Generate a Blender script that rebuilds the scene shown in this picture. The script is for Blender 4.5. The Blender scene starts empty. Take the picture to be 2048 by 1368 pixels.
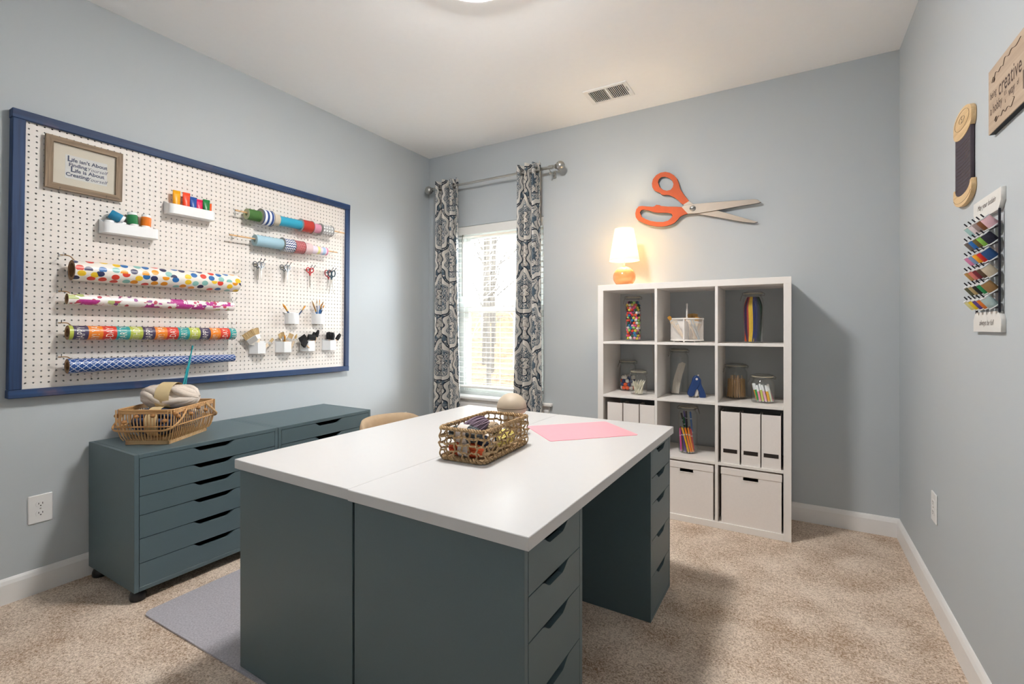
import bpy, bmesh, math, random
from mathutils import Vector, Matrix, Quaternion, noise
random.seed(7)
S = bpy.context.scene
C = S.collection
PI = math.pi
# ------------------------------------------------------------------ camera
W, H, YF = 3.4387, 2.7585, -3.66          # room width, height, wall behind the camera
cam = bpy.data.objects.new('camera', bpy.data.cameras.new('camera'))
C.objects.link(cam)
cam.location = (2.9175, -3.4247, 1.188)
cam.rotation_euler = (PI / 2, 0, math.radians(30.54))
cam.data.sensor_width = 36
cam.data.lens = 950.6 * 36 / 2048
cam.data.shift_y = -29.1 / 2048
cam.data.clip_start = 0.02
S.camera = cam
# ------------------------------------------------------------------ world, exposure
world = bpy.data.worlds.new('sky'); S.world = world
world.use_nodes = True
bg = world.node_tree.nodes['Background']
bg.inputs[0].default_value = (0.90, 0.955, 1.0, 1)
bg.inputs[1].default_value = 6.0
sun = bpy.data.objects.new('sun_window_offscreen', bpy.data.lights.new('sun_window_offscreen', 'SUN')); C.objects.link(sun)
sun.data.energy = 9.0; sun.data.angle = math.radians(45); sun.data.color = (.95, .98, 1.0)  # wide soft sun added to brighten the wall beside the window
sun.rotation_euler = Vector((-.58, -.72, -.20)).to_track_quat('-Z', 'Y').to_euler()
LAMP_CEIL = 104.0      # emission of the ceiling light's glass
LAMP_TABLE = 3.4      # watts of the table lamp bulb
S.view_settings.view_transform = 'Standard'
S.view_settings.look = 'None'
S.view_settings.exposure = 1.1
S.view_settings.gamma = 1.0
S.view_settings.use_curve_mapping = False
S.cycles.use_denoising = True
S.cycles.max_bounces = 10
S.cycles.diffuse_bounces = 6
S.cycles.transparent_max_bounces = 24
S.cycles.caustics_reflective = False
S.cycles.caustics_refractive = False
S.cycles.sample_clamp_indirect = 6

# ------------------------------------------------------------------ helpers: materials
def lin(c):
    if isinstance(c, str):
        c = tuple(int(c[i:i + 2], 16) for i in (0, 2, 4))
    return tuple(((v / 255) / 12.92 if v / 255 <= 0.04045 else ((v / 255 + 0.055) / 1.055) ** 2.4) for v in c)

class X:
    """A node socket with arithmetic."""
    def __init__(s, nt, k): s.nt, s.k = nt, k
    def op(s, o, b=None, c=None):
        n = s.nt.nodes.new('ShaderNodeMath'); n.operation = o
        for i, v in enumerate((s, b, c)):
            if v is None: continue
            if isinstance(v, X): s.nt.links.new(v.k, n.inputs[i])
            else: n.inputs[i].default_value = v
        return X(s.nt, n.outputs[0])
    def __add__(s, b): return s.op('ADD', b)
    def __radd__(s, b): return s.op('ADD', b)
    def __sub__(s, b): return s.op('SUBTRACT', b)
    def __rsub__(s, b): return s.op('MULTIPLY', -1.0).op('ADD', b)
    def __mul__(s, b): return s.op('MULTIPLY', b)
    def __rmul__(s, b): return s.op('MULTIPLY', b)
    def __truediv__(s, b): return s.op('DIVIDE', b)
    def __lt__(s, b): return s.op('LESS_THAN', b)
    def __gt__(s, b): return s.op('GREATER_THAN', b)
    def abs(s): return s.op('ABSOLUTE')
    def frac(s): return s.op('FRACT')
    def floor(s): return s.op('FLOOR')
    def sin(s): return s.op('SINE')
    def sqrt(s): return s.op('SQRT')
    def mod(s, b): return s.op('FLOORED_MODULO', b)
    def max(s, b): return s.op('MAXIMUM', b)
    def min(s, b): return s.op('MINIMUM', b)
    def atan2(s, b): return s.op('ARCTAN2', b)

class NT:
    def __init__(s, name):
        s.m = bpy.data.materials.new(name); s.m.use_nodes = True
        s.nt = s.m.node_tree
        s.b = s.nt.nodes['Principled BSDF']
    def node(s, t, **kw):
        n = s.nt.nodes.new(t)
        for k, v in kw.items(): setattr(n, k, v)
        return n
    def link(s, a, b): s.nt.links.new(a.k if isinstance(a, X) else a, b)
    def uv(s, which='UV'):
        tc = s.node('ShaderNodeTexCoord'); sp = s.node('ShaderNodeSeparateXYZ')
        s.link(tc.outputs[which], sp.inputs[0])
        return [X(s.nt, sp.outputs[i]) for i in range(3)]
    def vec(s, x, y, z=0.0):
        n = s.node('ShaderNodeCombineXYZ')
        for i, v in enumerate((x, y, z)):
            if isinstance(v, X): s.link(v, n.inputs[i])
            else: n.inputs[i].default_value = v
        return n.outputs[0]
    def noise(s, vec=None, scale=5, detail=2, rough=0.5, dist=0.0, dims='3D'):
        n = s.node('ShaderNodeTexNoise'); n.noise_dimensions = dims
        n.inputs['Scale'].default_value = scale; n.inputs['Detail'].default_value = detail
        n.inputs['Roughness'].default_value = rough; n.inputs['Distortion'].default_value = dist
        if vec is not None: s.link(vec, n.inputs['Vector'])
        return X(s.nt, n.outputs['Fac'])
    def mix(s, fac, a, b):
        n = s.node('ShaderNodeMix', data_type='RGBA')
        if isinstance(fac, X): s.link(fac, n.inputs[0])
        else: n.inputs[0].default_value = fac
        for i, v in ((6, a), (7, b)):
            if isinstance(v, (tuple, list)): n.inputs[i].default_value = (*v[:3], 1)
            else: s.link(v, n.inputs[i])
        return n.outputs[2]
    def color(s, c): s.link(c, s.b.inputs['Base Color']); return s
    def bump(s, h, strength=0.3, dist=0.002):
        n = s.node('ShaderNodeBump'); n.inputs['Strength'].default_value = strength
        n.inputs['Distance'].default_value = dist
        s.link(h, n.inputs['Height']); s.link(n.outputs[0], s.b.inputs['Normal']); return s
    def set(s, rough=0.5, metal=0.0, spec=0.5):
        s.b.inputs['Roughness'].default_value = rough; s.b.inputs['Metallic'].default_value = metal
        s.b.inputs['Specular IOR Level'].default_value = spec; return s

MATS = {}
def mat(name, c='808080', rough=0.5, metal=0.0, var=0.0, vscale=30.0, bump=0.0, bscale=200.0, spec=0.5, stretch=None):
    """A plain procedural material: colour with noise variation and fine relief."""
    if name in MATS: return MATS[name]
    n = NT(name).set(rough, metal, spec)
    rgb = lin(c)
    tc = n.node('ShaderNodeTexCoord'); vec = tc.outputs['Object']
    if stretch:
        mp = n.node('ShaderNodeMapping'); mp.inputs['Scale'].default_value = stretch
        n.link(vec, mp.inputs[0]); vec = mp.outputs[0]
    v = max(var, 0.015)
    f = n.noise(vec, vscale, 3)
    n.color(n.mix(f, tuple(x * (1 - v) for x in rgb), tuple(min(1, x * (1 + v)) for x in rgb)))
    if bump: n.bump(n.noise(vec, bscale, 2), bump, 0.001)
    MATS[name] = n.m
    return n.m
def hexmat(c, kind='plastic'):
    r = dict(plastic=0.35, paper=0.6, wool=0.95, thread=0.7, metal=0.3)[kind]
    return mat(f'{kind}_{c}', c, r, 1.0 if kind == 'metal' else 0.0, var=0.12 if kind in ('wool', 'thread') else 0.02,
               vscale=120 if kind == 'wool' else 40, bump=0.6 if kind in ('wool', 'thread') else 0.0, bscale=900)

# ------------------------------------------------------------------ helpers: meshes
WL = Matrix(((0, 0, 1), (1, 0, 0), (0, 1, 0)))       # local X right, Y up, Z out of the left wall
WB = Matrix(((1, 0, 0), (0, 0, -1), (0, 1, 0)))      # the window wall
WR = Matrix(((0, 0, -1), (-1, 0, 0), (0, 1, 0)))     # the right wall
def up_to(d):
    return Vector((0, 0, 1)).rotation_difference(Vector(d).normalized())

class MB:
    def __init__(s): s.v, s.f, s.uv = [], [], []
    def add(s, vs, fs, M=None, uv=None):
        o = len(s.v)
        s.v += [tuple(M @ Vector(p)) if M is not None else tuple(p) for p in vs]
        s.f += [tuple(i + o for i in f) for f in fs]
        s.uv += uv if uv else [None] * len(fs)
        return s
    def box(s, x0, x1, y0, y1, z0, z1, b=0.0, M=None):
        if b <= 0:
            vs = [(x, y, z) for x in (x0, x1) for y in (y0, y1) for z in (z0, z1)]
            return s.add(vs, [(0, 1, 3, 2), (4, 6, 7, 5), (0, 4, 5, 1), (2, 3, 7, 6), (0, 2, 6, 4), (1, 5, 7, 3)], M)
        b = min(b, (x1 - x0) * .49, (y1 - y0) * .49, (z1 - z0) * .49)
        lo, hi = (x0, y0, z0), (x1, y1, z1)
        vs, idx = [], {}
        for c in [(i, j, k) for i in (0, 1) for j in (0, 1) for k in (0, 1)]:
            for ax in range(3):
                p = [(hi if c[a] else lo)[a] + (0 if a == ax else (-b if c[a] else b)) for a in range(3)]
                idx[c, ax] = len(vs); vs.append(tuple(p))
        fs = []
        for ax in range(3):
            a1, a2 = (ax + 1) % 3, (ax + 2) % 3
            for sd in (0, 1):
                q = []
                for i, j in ((0, 0), (1, 0), (1, 1), (0, 1)):
                    c = [0, 0, 0]; c[ax] = sd; c[a1] = i; c[a2] = j
                    q.append(idx[tuple(c), ax])
                fs.append(tuple(q if sd else q[::-1]))
            for i in (0, 1):
                for j in (0, 1):
                    c0 = [0, 0, 0]; c0[a1] = i; c0[a2] = j; c1 = list(c0); c1[ax] = 1
                    c0, c1 = tuple(c0), tuple(c1)
                    q = (idx[c0, a1], idx[c1, a1], idx[c1, a2], idx[c0, a2])
                    fs.append(q if i == j else q[::-1])
        for c in [(i, j, k) for i in (0, 1) for j in (0, 1) for k in (0, 1)]:
            t = (idx[c, 0], idx[c, 1], idx[c, 2])
            fs.append(t if sum(c) % 2 else t[::-1])
        return s.add(vs, fs, M)
    def prism(s, poly, z0, z1, M=None):
        n = len(poly)
        vs = [(x, y, z0) for x, y in poly] + [(x, y, z1) for x, y in poly]
        fs = [tuple(range(n))[::-1], tuple(range(n, 2 * n))] + [(i, (i + 1) % n, n + (i + 1) % n, n + i) for i in range(n)]
        return s.add(vs, fs, M)
    def lathe(s, prof, n=20, M=None, cap0=False, cap1=False, sx=1, sy=1):
        vs, fs, uv = [], [], []
        rm = max(r for r, z in prof)
        ac = [0]
        for a, b in zip(prof, prof[1:]): ac.append(ac[-1] + math.hypot(a[0] - b[0], a[1] - b[1]))
        for r, z in prof:
            for i in range(n):
                t = 2 * PI * i / n
                vs.append((r * math.cos(t) * sx, r * math.sin(t) * sy, z))
        for k in range(len(prof) - 1):
            for i in range(n):
                j = (i + 1) % n
                fs.append((k * n + i, k * n + j, (k + 1) * n + j, (k + 1) * n + i))
                a, b = 2 * PI * i / n * rm, 2 * PI * (i + 1) / n * rm
                uv.append([(ac[k], a), (ac[k], b), (ac[k + 1], b), (ac[k + 1], a)])
        if cap0: fs.append(tuple(range(n))[::-1]); uv.append(None)
        if cap1: fs.append(tuple((len(prof) - 1) * n + i for i in range(n))); uv.append(None)
        return s.add(vs, fs, M, uv)
    def tube(s, path, r, n=6, closed=False, caps=True, M=None, flat=1.0):
        P = [Vector(p) for p in path]; m = len(P)
        R = r if isinstance(r, (list, tuple)) else [r] * m
        vs, fs = [], []
        prev = None
        for k in range(m):
            a = P[k - 1] if (k or closed) else P[0]
            b = P[(k + 1) % m] if (k < m - 1 or closed) else P[-1]
            t = (b - a).normalized() if (b - a).length > 1e-9 else Vector((0, 0, 1))
            if prev is None:
                u = Vector((0, 0, 1)) if abs(t.z) < .9 else Vector((1, 0, 0))
                u = (u - t * u.dot(t)).normalized()
            else:
                u = prev - t * prev.dot(t)
                u = u.normalized() if u.length > 1e-6 else t.orthogonal().normalized()
            prev = u; w = t.cross(u)
            for i in range(n):
                q = 2 * PI * i / n
                vs.append(P[k] + (u * math.cos(q) + w * math.sin(q) * flat) * R[k])
        for k in range(m if closed else m - 1):
            k2 = (k + 1) % m
            for i in range(n):
                j = (i + 1) % n
                fs.append((k * n + i, k * n + j, k2 * n + j, k2 * n + i))
        if caps and not closed:
            fs += [tuple(range(n))[::-1], tuple((m - 1) * n + i for i in range(n))]
        return s.add(vs, fs, M)
    def ball(s, c, r, nu=12, nv=8, sc=(1, 1, 1), M=None):
        vs = [(c[0], c[1], c[2] - r * sc[2])]
        for k in range(1, nv):
            p = -PI / 2 + PI * k / nv
            for i in range(nu):
                t = 2 * PI * i / nu
                vs.append((c[0] + r * sc[0] * math.cos(p) * math.cos(t), c[1] + r * sc[1] * math.cos(p) * math.sin(t), c[2] + r * sc[2] * math.sin(p)))
        vs.append((c[0], c[1], c[2] + r * sc[2]))
        fs = [(0, 1 + (i + 1) % nu, 1 + i) for i in range(nu)]
        for k in range(nv - 2):
            for i in range(nu):
                a = 1 + k * nu; j = (i + 1) % nu
                fs.append((a + i, a + j, a + nu + j, a + nu + i))
        e = len(vs) - 1; a = 1 + (nv - 2) * nu
        fs += [(a + i, a + (i + 1) % nu, e) for i in range(nu)]
        return s.add(vs, fs, M)
    def mesh(s, name, smooth=True, angle=38):
        me = bpy.data.meshes.new(name)
        me.from_pydata(s.v, [], s.f)
        if any(u for u in s.uv):
            l = me.uv_layers.new(name='UVMap')
            for p, u in zip(me.polygons, s.uv):
                for q, li in enumerate(p.loop_indices):
                    l.data[li].uv = u[q] if u else (0, 0)
        if smooth:
            me.polygons.foreach_set('use_smooth', [True] * len(me.polygons))
            me.set_sharp_from_angle(angle=math.radians(angle))
        me.update()
        return me
    def build(s, name, m, parent=None, smooth=True, loc=(0, 0, 0), rot=None, angle=38):
        return put(name, s.mesh(name, smooth, angle), m, parent, loc, rot)

def setrot(o, rot):
    if rot is None: return
    if isinstance(rot, (int, float)): o.rotation_euler = (0, 0, rot)
    elif isinstance(rot, (Matrix,)): o.rotation_euler = rot.to_3x3().to_euler()
    elif isinstance(rot, Quaternion): o.rotation_euler = rot.to_euler()
    else: o.rotation_euler = rot
def put(name, me, m, parent=None, loc=(0, 0, 0), rot=None):
    o = bpy.data.objects.new(name, me)
    if m is not None and not me.materials: me.materials.append(m)
    C.objects.link(o); o.location = loc; setrot(o, rot)
    if parent is not None: o.parent = parent
    return o
def tag(o, label, cat, group=None, kind=None):
    o['label'] = label; o['category'] = cat
    if group: o['group'] = group
    if kind: o['kind'] = kind
    return o
def thing(name, label, cat, loc=(0, 0, 0), rot=None, group=None):
    o = bpy.data.objects.new(name, None); C.objects.link(o)
    o.empty_display_size = 0.05; o.location = loc; setrot(o, rot)
    return tag(o, label, cat, group)
def struct(name, mb, m, **k):
    o = mb.build(name, m, **k); o['kind'] = 'structure'; return o
def copy_tree(root, loc, rot, label, group=None):
    r = root.copy(); C.objects.link(r); r.location = loc; setrot(r, rot); r['label'] = label
    if group: r['group'] = group
    for ch in root.children:
        c = ch.copy(); C.objects.link(c); c.parent = r
        for g in ch.children:
            d = g.copy(); C.objects.link(d); d.parent = c
    return r
def from_curve(cu, name):
    o = bpy.data.objects.new('tmp', cu); C.objects.link(o)
    dg = bpy.context.evaluated_depsgraph_get(); dg.update()
    me = bpy.data.meshes.new_from_object(o.evaluated_get(dg)); me.name = name
    bpy.data.objects.remove(o); bpy.data.curves.remove(cu)
    me.materials.clear()
    return me
def shape(name, polys, depth, bevel=0.0, smooth_pts=False):
    """A flat outline with holes, cut from a board: XY outline, thickness from z=0 to depth."""
    cu = bpy.data.curves.new(name, 'CURVE'); cu.dimensions = '2D'; cu.fill_mode = 'BOTH'
    cu.extrude = depth / 2 - bevel; cu.bevel_depth = bevel; cu.bevel_resolution = 1; cu.resolution_u = 4
    for p in polys:
        sp = cu.splines.new('BEZIER' if smooth_pts else 'POLY')
        if smooth_pts:
            sp.bezier_points.add(len(p) - 1)
            for b, q in zip(sp.bezier_points, p):
                b.co = (q[0], q[1], 0); b.handle_left_type = b.handle_right_type = 'AUTO'
        else:
            sp.points.add(len(p) - 1)
            for b, q in zip(sp.points, p): b.co = (q[0], q[1], 0, 1)
        sp.use_cyclic_u = True
    me = from_curve(cu, name)
    me.transform(Matrix.Translation((0, 0, depth / 2)))
    return me
def text(body, size, align='CENTER', shear=0.0, sx=1.0, bold=0.0, spacing=1.0):
    cu = bpy.data.curves.new('text', 'FONT'); cu.body = body; cu.size = size
    cu.align_x = align; cu.align_y = 'CENTER'; cu.shear = shear; cu.offset = bold; cu.space_character = spacing
    cu.resolution_u = 3
    me = from_curve(cu, 'lettering')
    if sx != 1: me.transform(Matrix.Diagonal((sx, 1, 1, 1)))
    return me
def lettering(parent, rows, m, z, name='lettering'):
    """Several printed words joined into one flat mesh; rows of (text, size, x, y, keywords)."""
    bm = bmesh.new()
    for body, size, x, y, kw in rows:
        me = text(body, size, **kw); me.transform(Matrix.Translation((x, y, 0)))
        bm.from_mesh(me); bpy.data.meshes.remove(me)
    me = bpy.data.meshes.new(name); bm.to_mesh(me); bm.free()
    return put(name, me, m, parent, (0, 0, z))
def lerp(a, b, t): return a + (b - a) * t
def curve_pts(pts, n=6, closed=False):
    """Catmull-Rom through points."""
    P = [Vector(p) for p in pts]; m = len(P); out = []
    for k in range(m if closed else m - 1):
        p0 = P[k - 1] if (k or closed) else P[0]; p1 = P[k]; p2 = P[(k + 1) % m]
        p3 = P[(k + 2) % m] if (k + 2 < m or closed) else P[-1]
        for i in range(n):
            t = i / n
            out.append(.5 * ((2 * p1) + (p2 - p0) * t + (2 * p0 - 5 * p1 + 4 * p2 - p3) * t * t + (3 * p1 - p0 - 3 * p2 + p3) * t ** 3))
    if not closed: out.append(P[-1])
    return out

# ------------------------------------------------------------------ materials of the place
def m_wall():
    n = NT('wall_paint').set(0.75, spec=0.25)
    tc = n.node('ShaderNodeTexCoord')
    a = n.noise(tc.outputs['Object'], 1.3, 2)
    n.color(n.mix(a, lin('b8bec2'), lin('bcc2c6')))
    n.bump(n.noise(tc.outputs['Object'], 260, 3), 0.12, 0.001)
    return n.m
def m_carpet():
    n = NT('carpet_pile').set(0.95, spec=0.1)
    tc = n.node('ShaderNodeTexCoord'); v = tc.outputs['Object']
    a = n.noise(v, 150, 3, 0.75); b = n.noise(v, 60, 3, 0.6); c = n.noise(v, 5, 2)
    f = (a * 0.62 + b * 0.28 + c * 0.25 - 0.575) * 5.0 + 0.58
    n.color(n.mix(f.min(1.0).max(0.0), lin('a8886b'), lin('ffeddb')))
    n.bump(a * 0.6 + b * 0.4, 1.0, 0.012)
    return n.m
def m_wood(name, c1, c2, axis=0, rough=0.55, scale=1.0, stain=None):
    n = NT(name).set(rough)
    tc = n.node('ShaderNodeTexCoord'); mp = n.node('ShaderNodeMapping')
    sc = [70 * scale] * 3; sc[axis] = 3 * scale
    mp.inputs['Scale'].default_value = sc
    n.link(tc.outputs['Object'], mp.inputs[0])
    g = n.noise(mp.outputs[0], 1.0, 4, 0.6, 0.6)
    f = ((g - 0.5) * 2.6 + 0.5).min(1.0).max(0.0)
    c = n.mix(f, lin(c1), lin(c2))
    if stain:
        k = n.noise(tc.outputs['Object'], 3.2, 3, 0.6, 1.0)
        c = n.mix(((k - 0.56) * 6).min(1.0).max(0.0) * f, c, lin(stain))
    n.color(c); n.bump(g, 0.25, 0.001)
    return n.m
def m_glass(name, tint=(0.988, 0.993, 0.99), ior=1.45):
    m = bpy.data.materials.new(name); m.use_nodes = True
    nt = m.node_tree; nt.nodes.remove(nt.nodes['Principled BSDF'])
    out = nt.nodes['Material Output']
    tr = nt.nodes.new('ShaderNodeBsdfTransparent'); tr.inputs[0].default_value = (*tint, 1)
    gl = nt.nodes.new('ShaderNodeBsdfGlossy'); gl.inputs['Roughness'].default_value = 0.03
    lw = nt.nodes.new('ShaderNodeLayerWeight'); lw.inputs['Blend'].default_value = .5
    fr = X(nt, lw.outputs['Facing']).op('POWER', 4.5) * .75 + (ior - 1) * .09
    mx = nt.nodes.new('ShaderNodeMixShader')
    nt.links.new(fr.k, mx.inputs[0]); nt.links.new(tr.outputs[0], mx.inputs[1]); nt.links.new(gl.outputs[0], mx.inputs[2])
    nt.links.new(mx.outputs[0], out.inputs[0])
    return m
M_WALL = m_wall(); M_CARPET = m_carpet()
M_CEIL = mat('ceiling_paint', 'f9f9f9', 0.85, bump=0.15, bscale=300, spec=0.2)
M_TRIM = mat('trim_paint', 'eae9e8', 0.4)
M_TEAL = mat('teal_grey_lacquer', '55676d', 0.42, var=0.05, vscale=260, bump=0.05, bscale=700)
M_TOP = mat('white_laminate', 'cdcccc', 0.28)
M_SHELF = mat('white_foil', 'ece7e2', 0.4)
M_BOXW = mat('white_card', 'ece5e0', 0.6, var=0.03, vscale=90)
M_WHITE = mat('white_plastic', 'eef0f2', 0.3)
M_DARK = mat('dark_void', '0c0c0d', 0.8)
M_BLACK = mat('black_plastic', '17171a', 0.35)
M_BLACKM = mat('black_wire', '1d1b26', 0.4, 0.3)
M_STEEL = mat('brushed_steel', 'b9b7b2', 0.3, 1.0)
M_CHROME = mat('chrome', 'd9dadb', 0.12, 1.0)
M_GLASS = m_glass('jar_glass'); M_PANE = m_glass('window_glass', (0.97, 0.98, 0.98))
M_DOWEL = m_wood('pale_dowel', 'd7a873', 'efcba0', 2)
M_KRAFT = mat('kraft_board', '8f6c4c', 0.85, var=0.12, vscale=60)
M_INK = mat('blue_ink', '424a68', 0.7)
M_INKB = mat('brown_ink', '4a3a33', 0.8)
M_INKW = mat('white_ink', 'f3eee4', 0.6)
# ------------------------------------------------------------------ room shell
struct('floor', MB().box(-.15, W + .15, YF - .15, .16, -.12, 0), M_CARPET)
VX0, VX1, VY0, VY1 = 1.858 - .118, 1.858 + .118, -.356 - .078, -.356 + .078     # opening for the air vent
struct('ceiling', MB().box(-.15, VX0, YF - .15, .16, H, H + .12).box(VX1, W + .15, YF - .15, .16, H, H + .12).box(VX0, VX1, YF - .15, VY0, H, H + .12).box(VX0, VX1, VY1, .16, H, H + .12), M_CEIL)
struct('wall_left', MB().box(-.15, 0, YF - .15, .16, 0, H), M_WALL)
struct('wall_right', MB().box(W, W + .15, YF - .15, .16, 0, H), M_WALL)
struct('wall_front', MB().box(0, W, YF - .15, YF, 0, H), M_WALL)
WX0, WX1, WZ0, WZ1 = .285, 1.1914, .572, 2.085     # window opening
wb = MB().box(0, WX0, 0, .16, 0, H).box(WX1, W, 0, .16, 0, H).box(WX0, WX1, 0, .16, 0, WZ0).box(WX0, WX1, 0, .16, WZ1, H)
struct('wall_back', wb, M_WALL)
BASE = [(0, 0), (.014, 0), (.014, .083), (.009, .098), (.004, .106), (0, .108)]
def baseboard(name, a, b, nrm):
    d = Vector(b) - Vector(a); L = d.length; d.normalize()
    M = Matrix.Translation((*a, 0)) @ Matrix(((nrm[0], 0, d.x), (nrm[1], 0, d.y), (0, 1, 0))).to_4x4()
    mb = MB().prism(BASE, 0, L, M)
    struct(name, mb, M_TRIM, smooth=False)
baseboard('baseboard_left', (0, YF), (0, 0), (1, 0))
baseboard('baseboard_back', (0, 0), (W, 0), (0, -1))
baseboard('baseboard_right', (W, YF), (W, 0), (-1, 0))
baseboard('baseboard_front', (0, YF), (W, YF), (0, 1))
# ------------------------------------------------------------------ window
M_VINYL = mat('white_vinyl', 'e4e8e6', 0.35)
win = bpy.data.objects.new('window_1', None); C.objects.link(win); win['kind'] = 'structure'
win.location = (WX0, 0, WZ0)
ww, wh = WX1 - WX0, WZ1 - WZ0
def frame_bars(mb, x0, x1, z0, z1, y0, y1, l, r, b, t):
    mb.box(x0, x0 + l, y0, y1, z0, z1, .003).box(x1 - r, x1, y0, y1, z0, z1, .003)
    mb.box(x0 + l, x1 - r, y0, y1, z0, z0 + b, .003).box(x0 + l, x1 - r, y0, y1, z1 - t, z1, .003)
    return mb
frame_bars(MB(), 0, ww, 0, wh, .085, .165, .055, .055, .045, .05).build('window_frame', M_VINYL, win)
mid = wh * .508
for nm, z0, z1, y0 in (('upper_sash', mid - .02, wh - .05, .125), ('lower_sash', .045, mid + .025, .095)):
    sa = frame_bars(MB(), .055, ww - .055, z0, z1, y0, y0 + .03, .045, .045, .05, .045).build(nm, M_VINYL, win)
    MB().box(.1, ww - .1, y0 + .012, y0 + .017, z0 + .05, z1 - .045).build('pane', M_PANE, sa, smooth=False)
MB().box(ww * .36, ww * .42, .085, .097, mid + .01, mid + .03, .004).box(ww * .6, ww * .66, .085, .097, mid + .01, mid + .03, .004).build('sash_lock', M_VINYL, win)
MB().box(-.085, ww + .085, -.045, .0, -.012, .012, .005).box(0, ww, -.002, .09, -.012, .012).build('stool', M_TRIM, win)
MB().prism([(-.012, 0), (-.012, -.02), (-.02, -.035), (-.02, -.1), (0, -.1), (0, 0)], -.055, ww + .055,
           Matrix(((0, 0, 1, 0), (1, 0, 0, 0), (0, 1, 0, -.012), (0, 0, 0, 1)))).build('apron', M_TRIM, win, smooth=False)
# blinds
bl = thing('window_blind', 'white horizontal slat blind lowered over the window with slats open', 'blinds', (WX0, 0, WZ0))
M_BLIND = mat('blind_white', 'e9e8e4', 0.4)
MB().box(.004, ww - .004, .012, .068, wh - .05, wh - .004, .003).build('head_rail', M_BLIND, bl)
MB().box(.002, ww - .002, .002, .011, wh - .075, wh - .002, .003).build('valance', M_BLIND, bl)
ns = 30
zlo, zhi = .125, wh - .09
slat = MB()
for k in range(2):
    pass
slat.prism([(-.0245, -.0012), (0, .0012), (.0245, -.0012), (.0245, .0012), (0, .0036), (-.0245, .0012)], .008, ww - .008,
           Matrix(((0, 0, 1, 0), (1, 0, 0, 0), (0, 1, 0, 0), (0, 0, 0, 1))))
sm = slat.mesh('slat', False)
for k in range(ns):
    put('slat', sm, M_BLIND, bl, (0, .04, lerp(zlo, zhi, k / (ns - 1))), (math.radians(-4), 0, 0))
MB().box(.008, ww - .008, .016, .066, .078, .098, .004).build('bottom_rail', M_BLIND, bl)
for x in (.15, ww / 2, ww - .15):
    t = MB()
    for y in (.014, .066): t.tube([(x, y, .09), (x, y, wh - .05)], .0012, 5)
    t.build('ladder_cord', M_BLIND, bl)
MB().tube([(.105, .0, wh - .075), (.107, -.012, wh - .1), (.107, -.012, wh - .62)], .004, 6).build('tilt_wand', mat('wand', '6d6a5e', .4), bl)
# curtain rod and curtains
ry, rz = -.095, 2.43
cr = thing('curtain_rod', 'brushed nickel curtain rod with round ball finials above the window', 'curtain rod', (.73, ry, rz))
Y90 = Matrix.Rotation(PI / 2, 4, 'Y')
MB().tube([(-.60, 0, 0), (.60, 0, 0)], .0095, 14).tube([(.28, 0, 0), (.55, 0, 0)], .0115, 14).build('rod', M_STEEL, cr)
for sx in (-1, 1):
    M = Matrix.Translation((sx * .585, 0, 0)) @ Matrix.Rotation(sx * PI / 2, 4, 'Y')
    MB().lathe([(0, -.012), (.015, -.012), (.015, .008), (.010, .012), (.010, .02), (.018, .024), (.018, .030), (.010, .034), (.014, .037)]
               + [(.036 * math.sin(a), .068 - .036 * math.cos(a)) for a in [.4 + (PI - .4) * i / 10 for i in range(11)]], 20, M).build('finial', M_STEEL, cr)
    b = MB().tube([(sx * .565, .093, -.03), (sx * .565, .04, -.035), (sx * .565, .0, -.02), (sx * .565, 0, -.008)], .0055, 8)
    b.box(sx * .565 - .012, sx * .565 + .012, .085, .0945, -.06, 0, .002).ball((sx * .565, 0, -.045), .009)
    b.lathe([(.016, -.008), (.016, .008)], 14, Matrix.Translation((sx * .565, 0, 0)) @ Y90)
    b.build('bracket', M_STEEL, cr)

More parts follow.
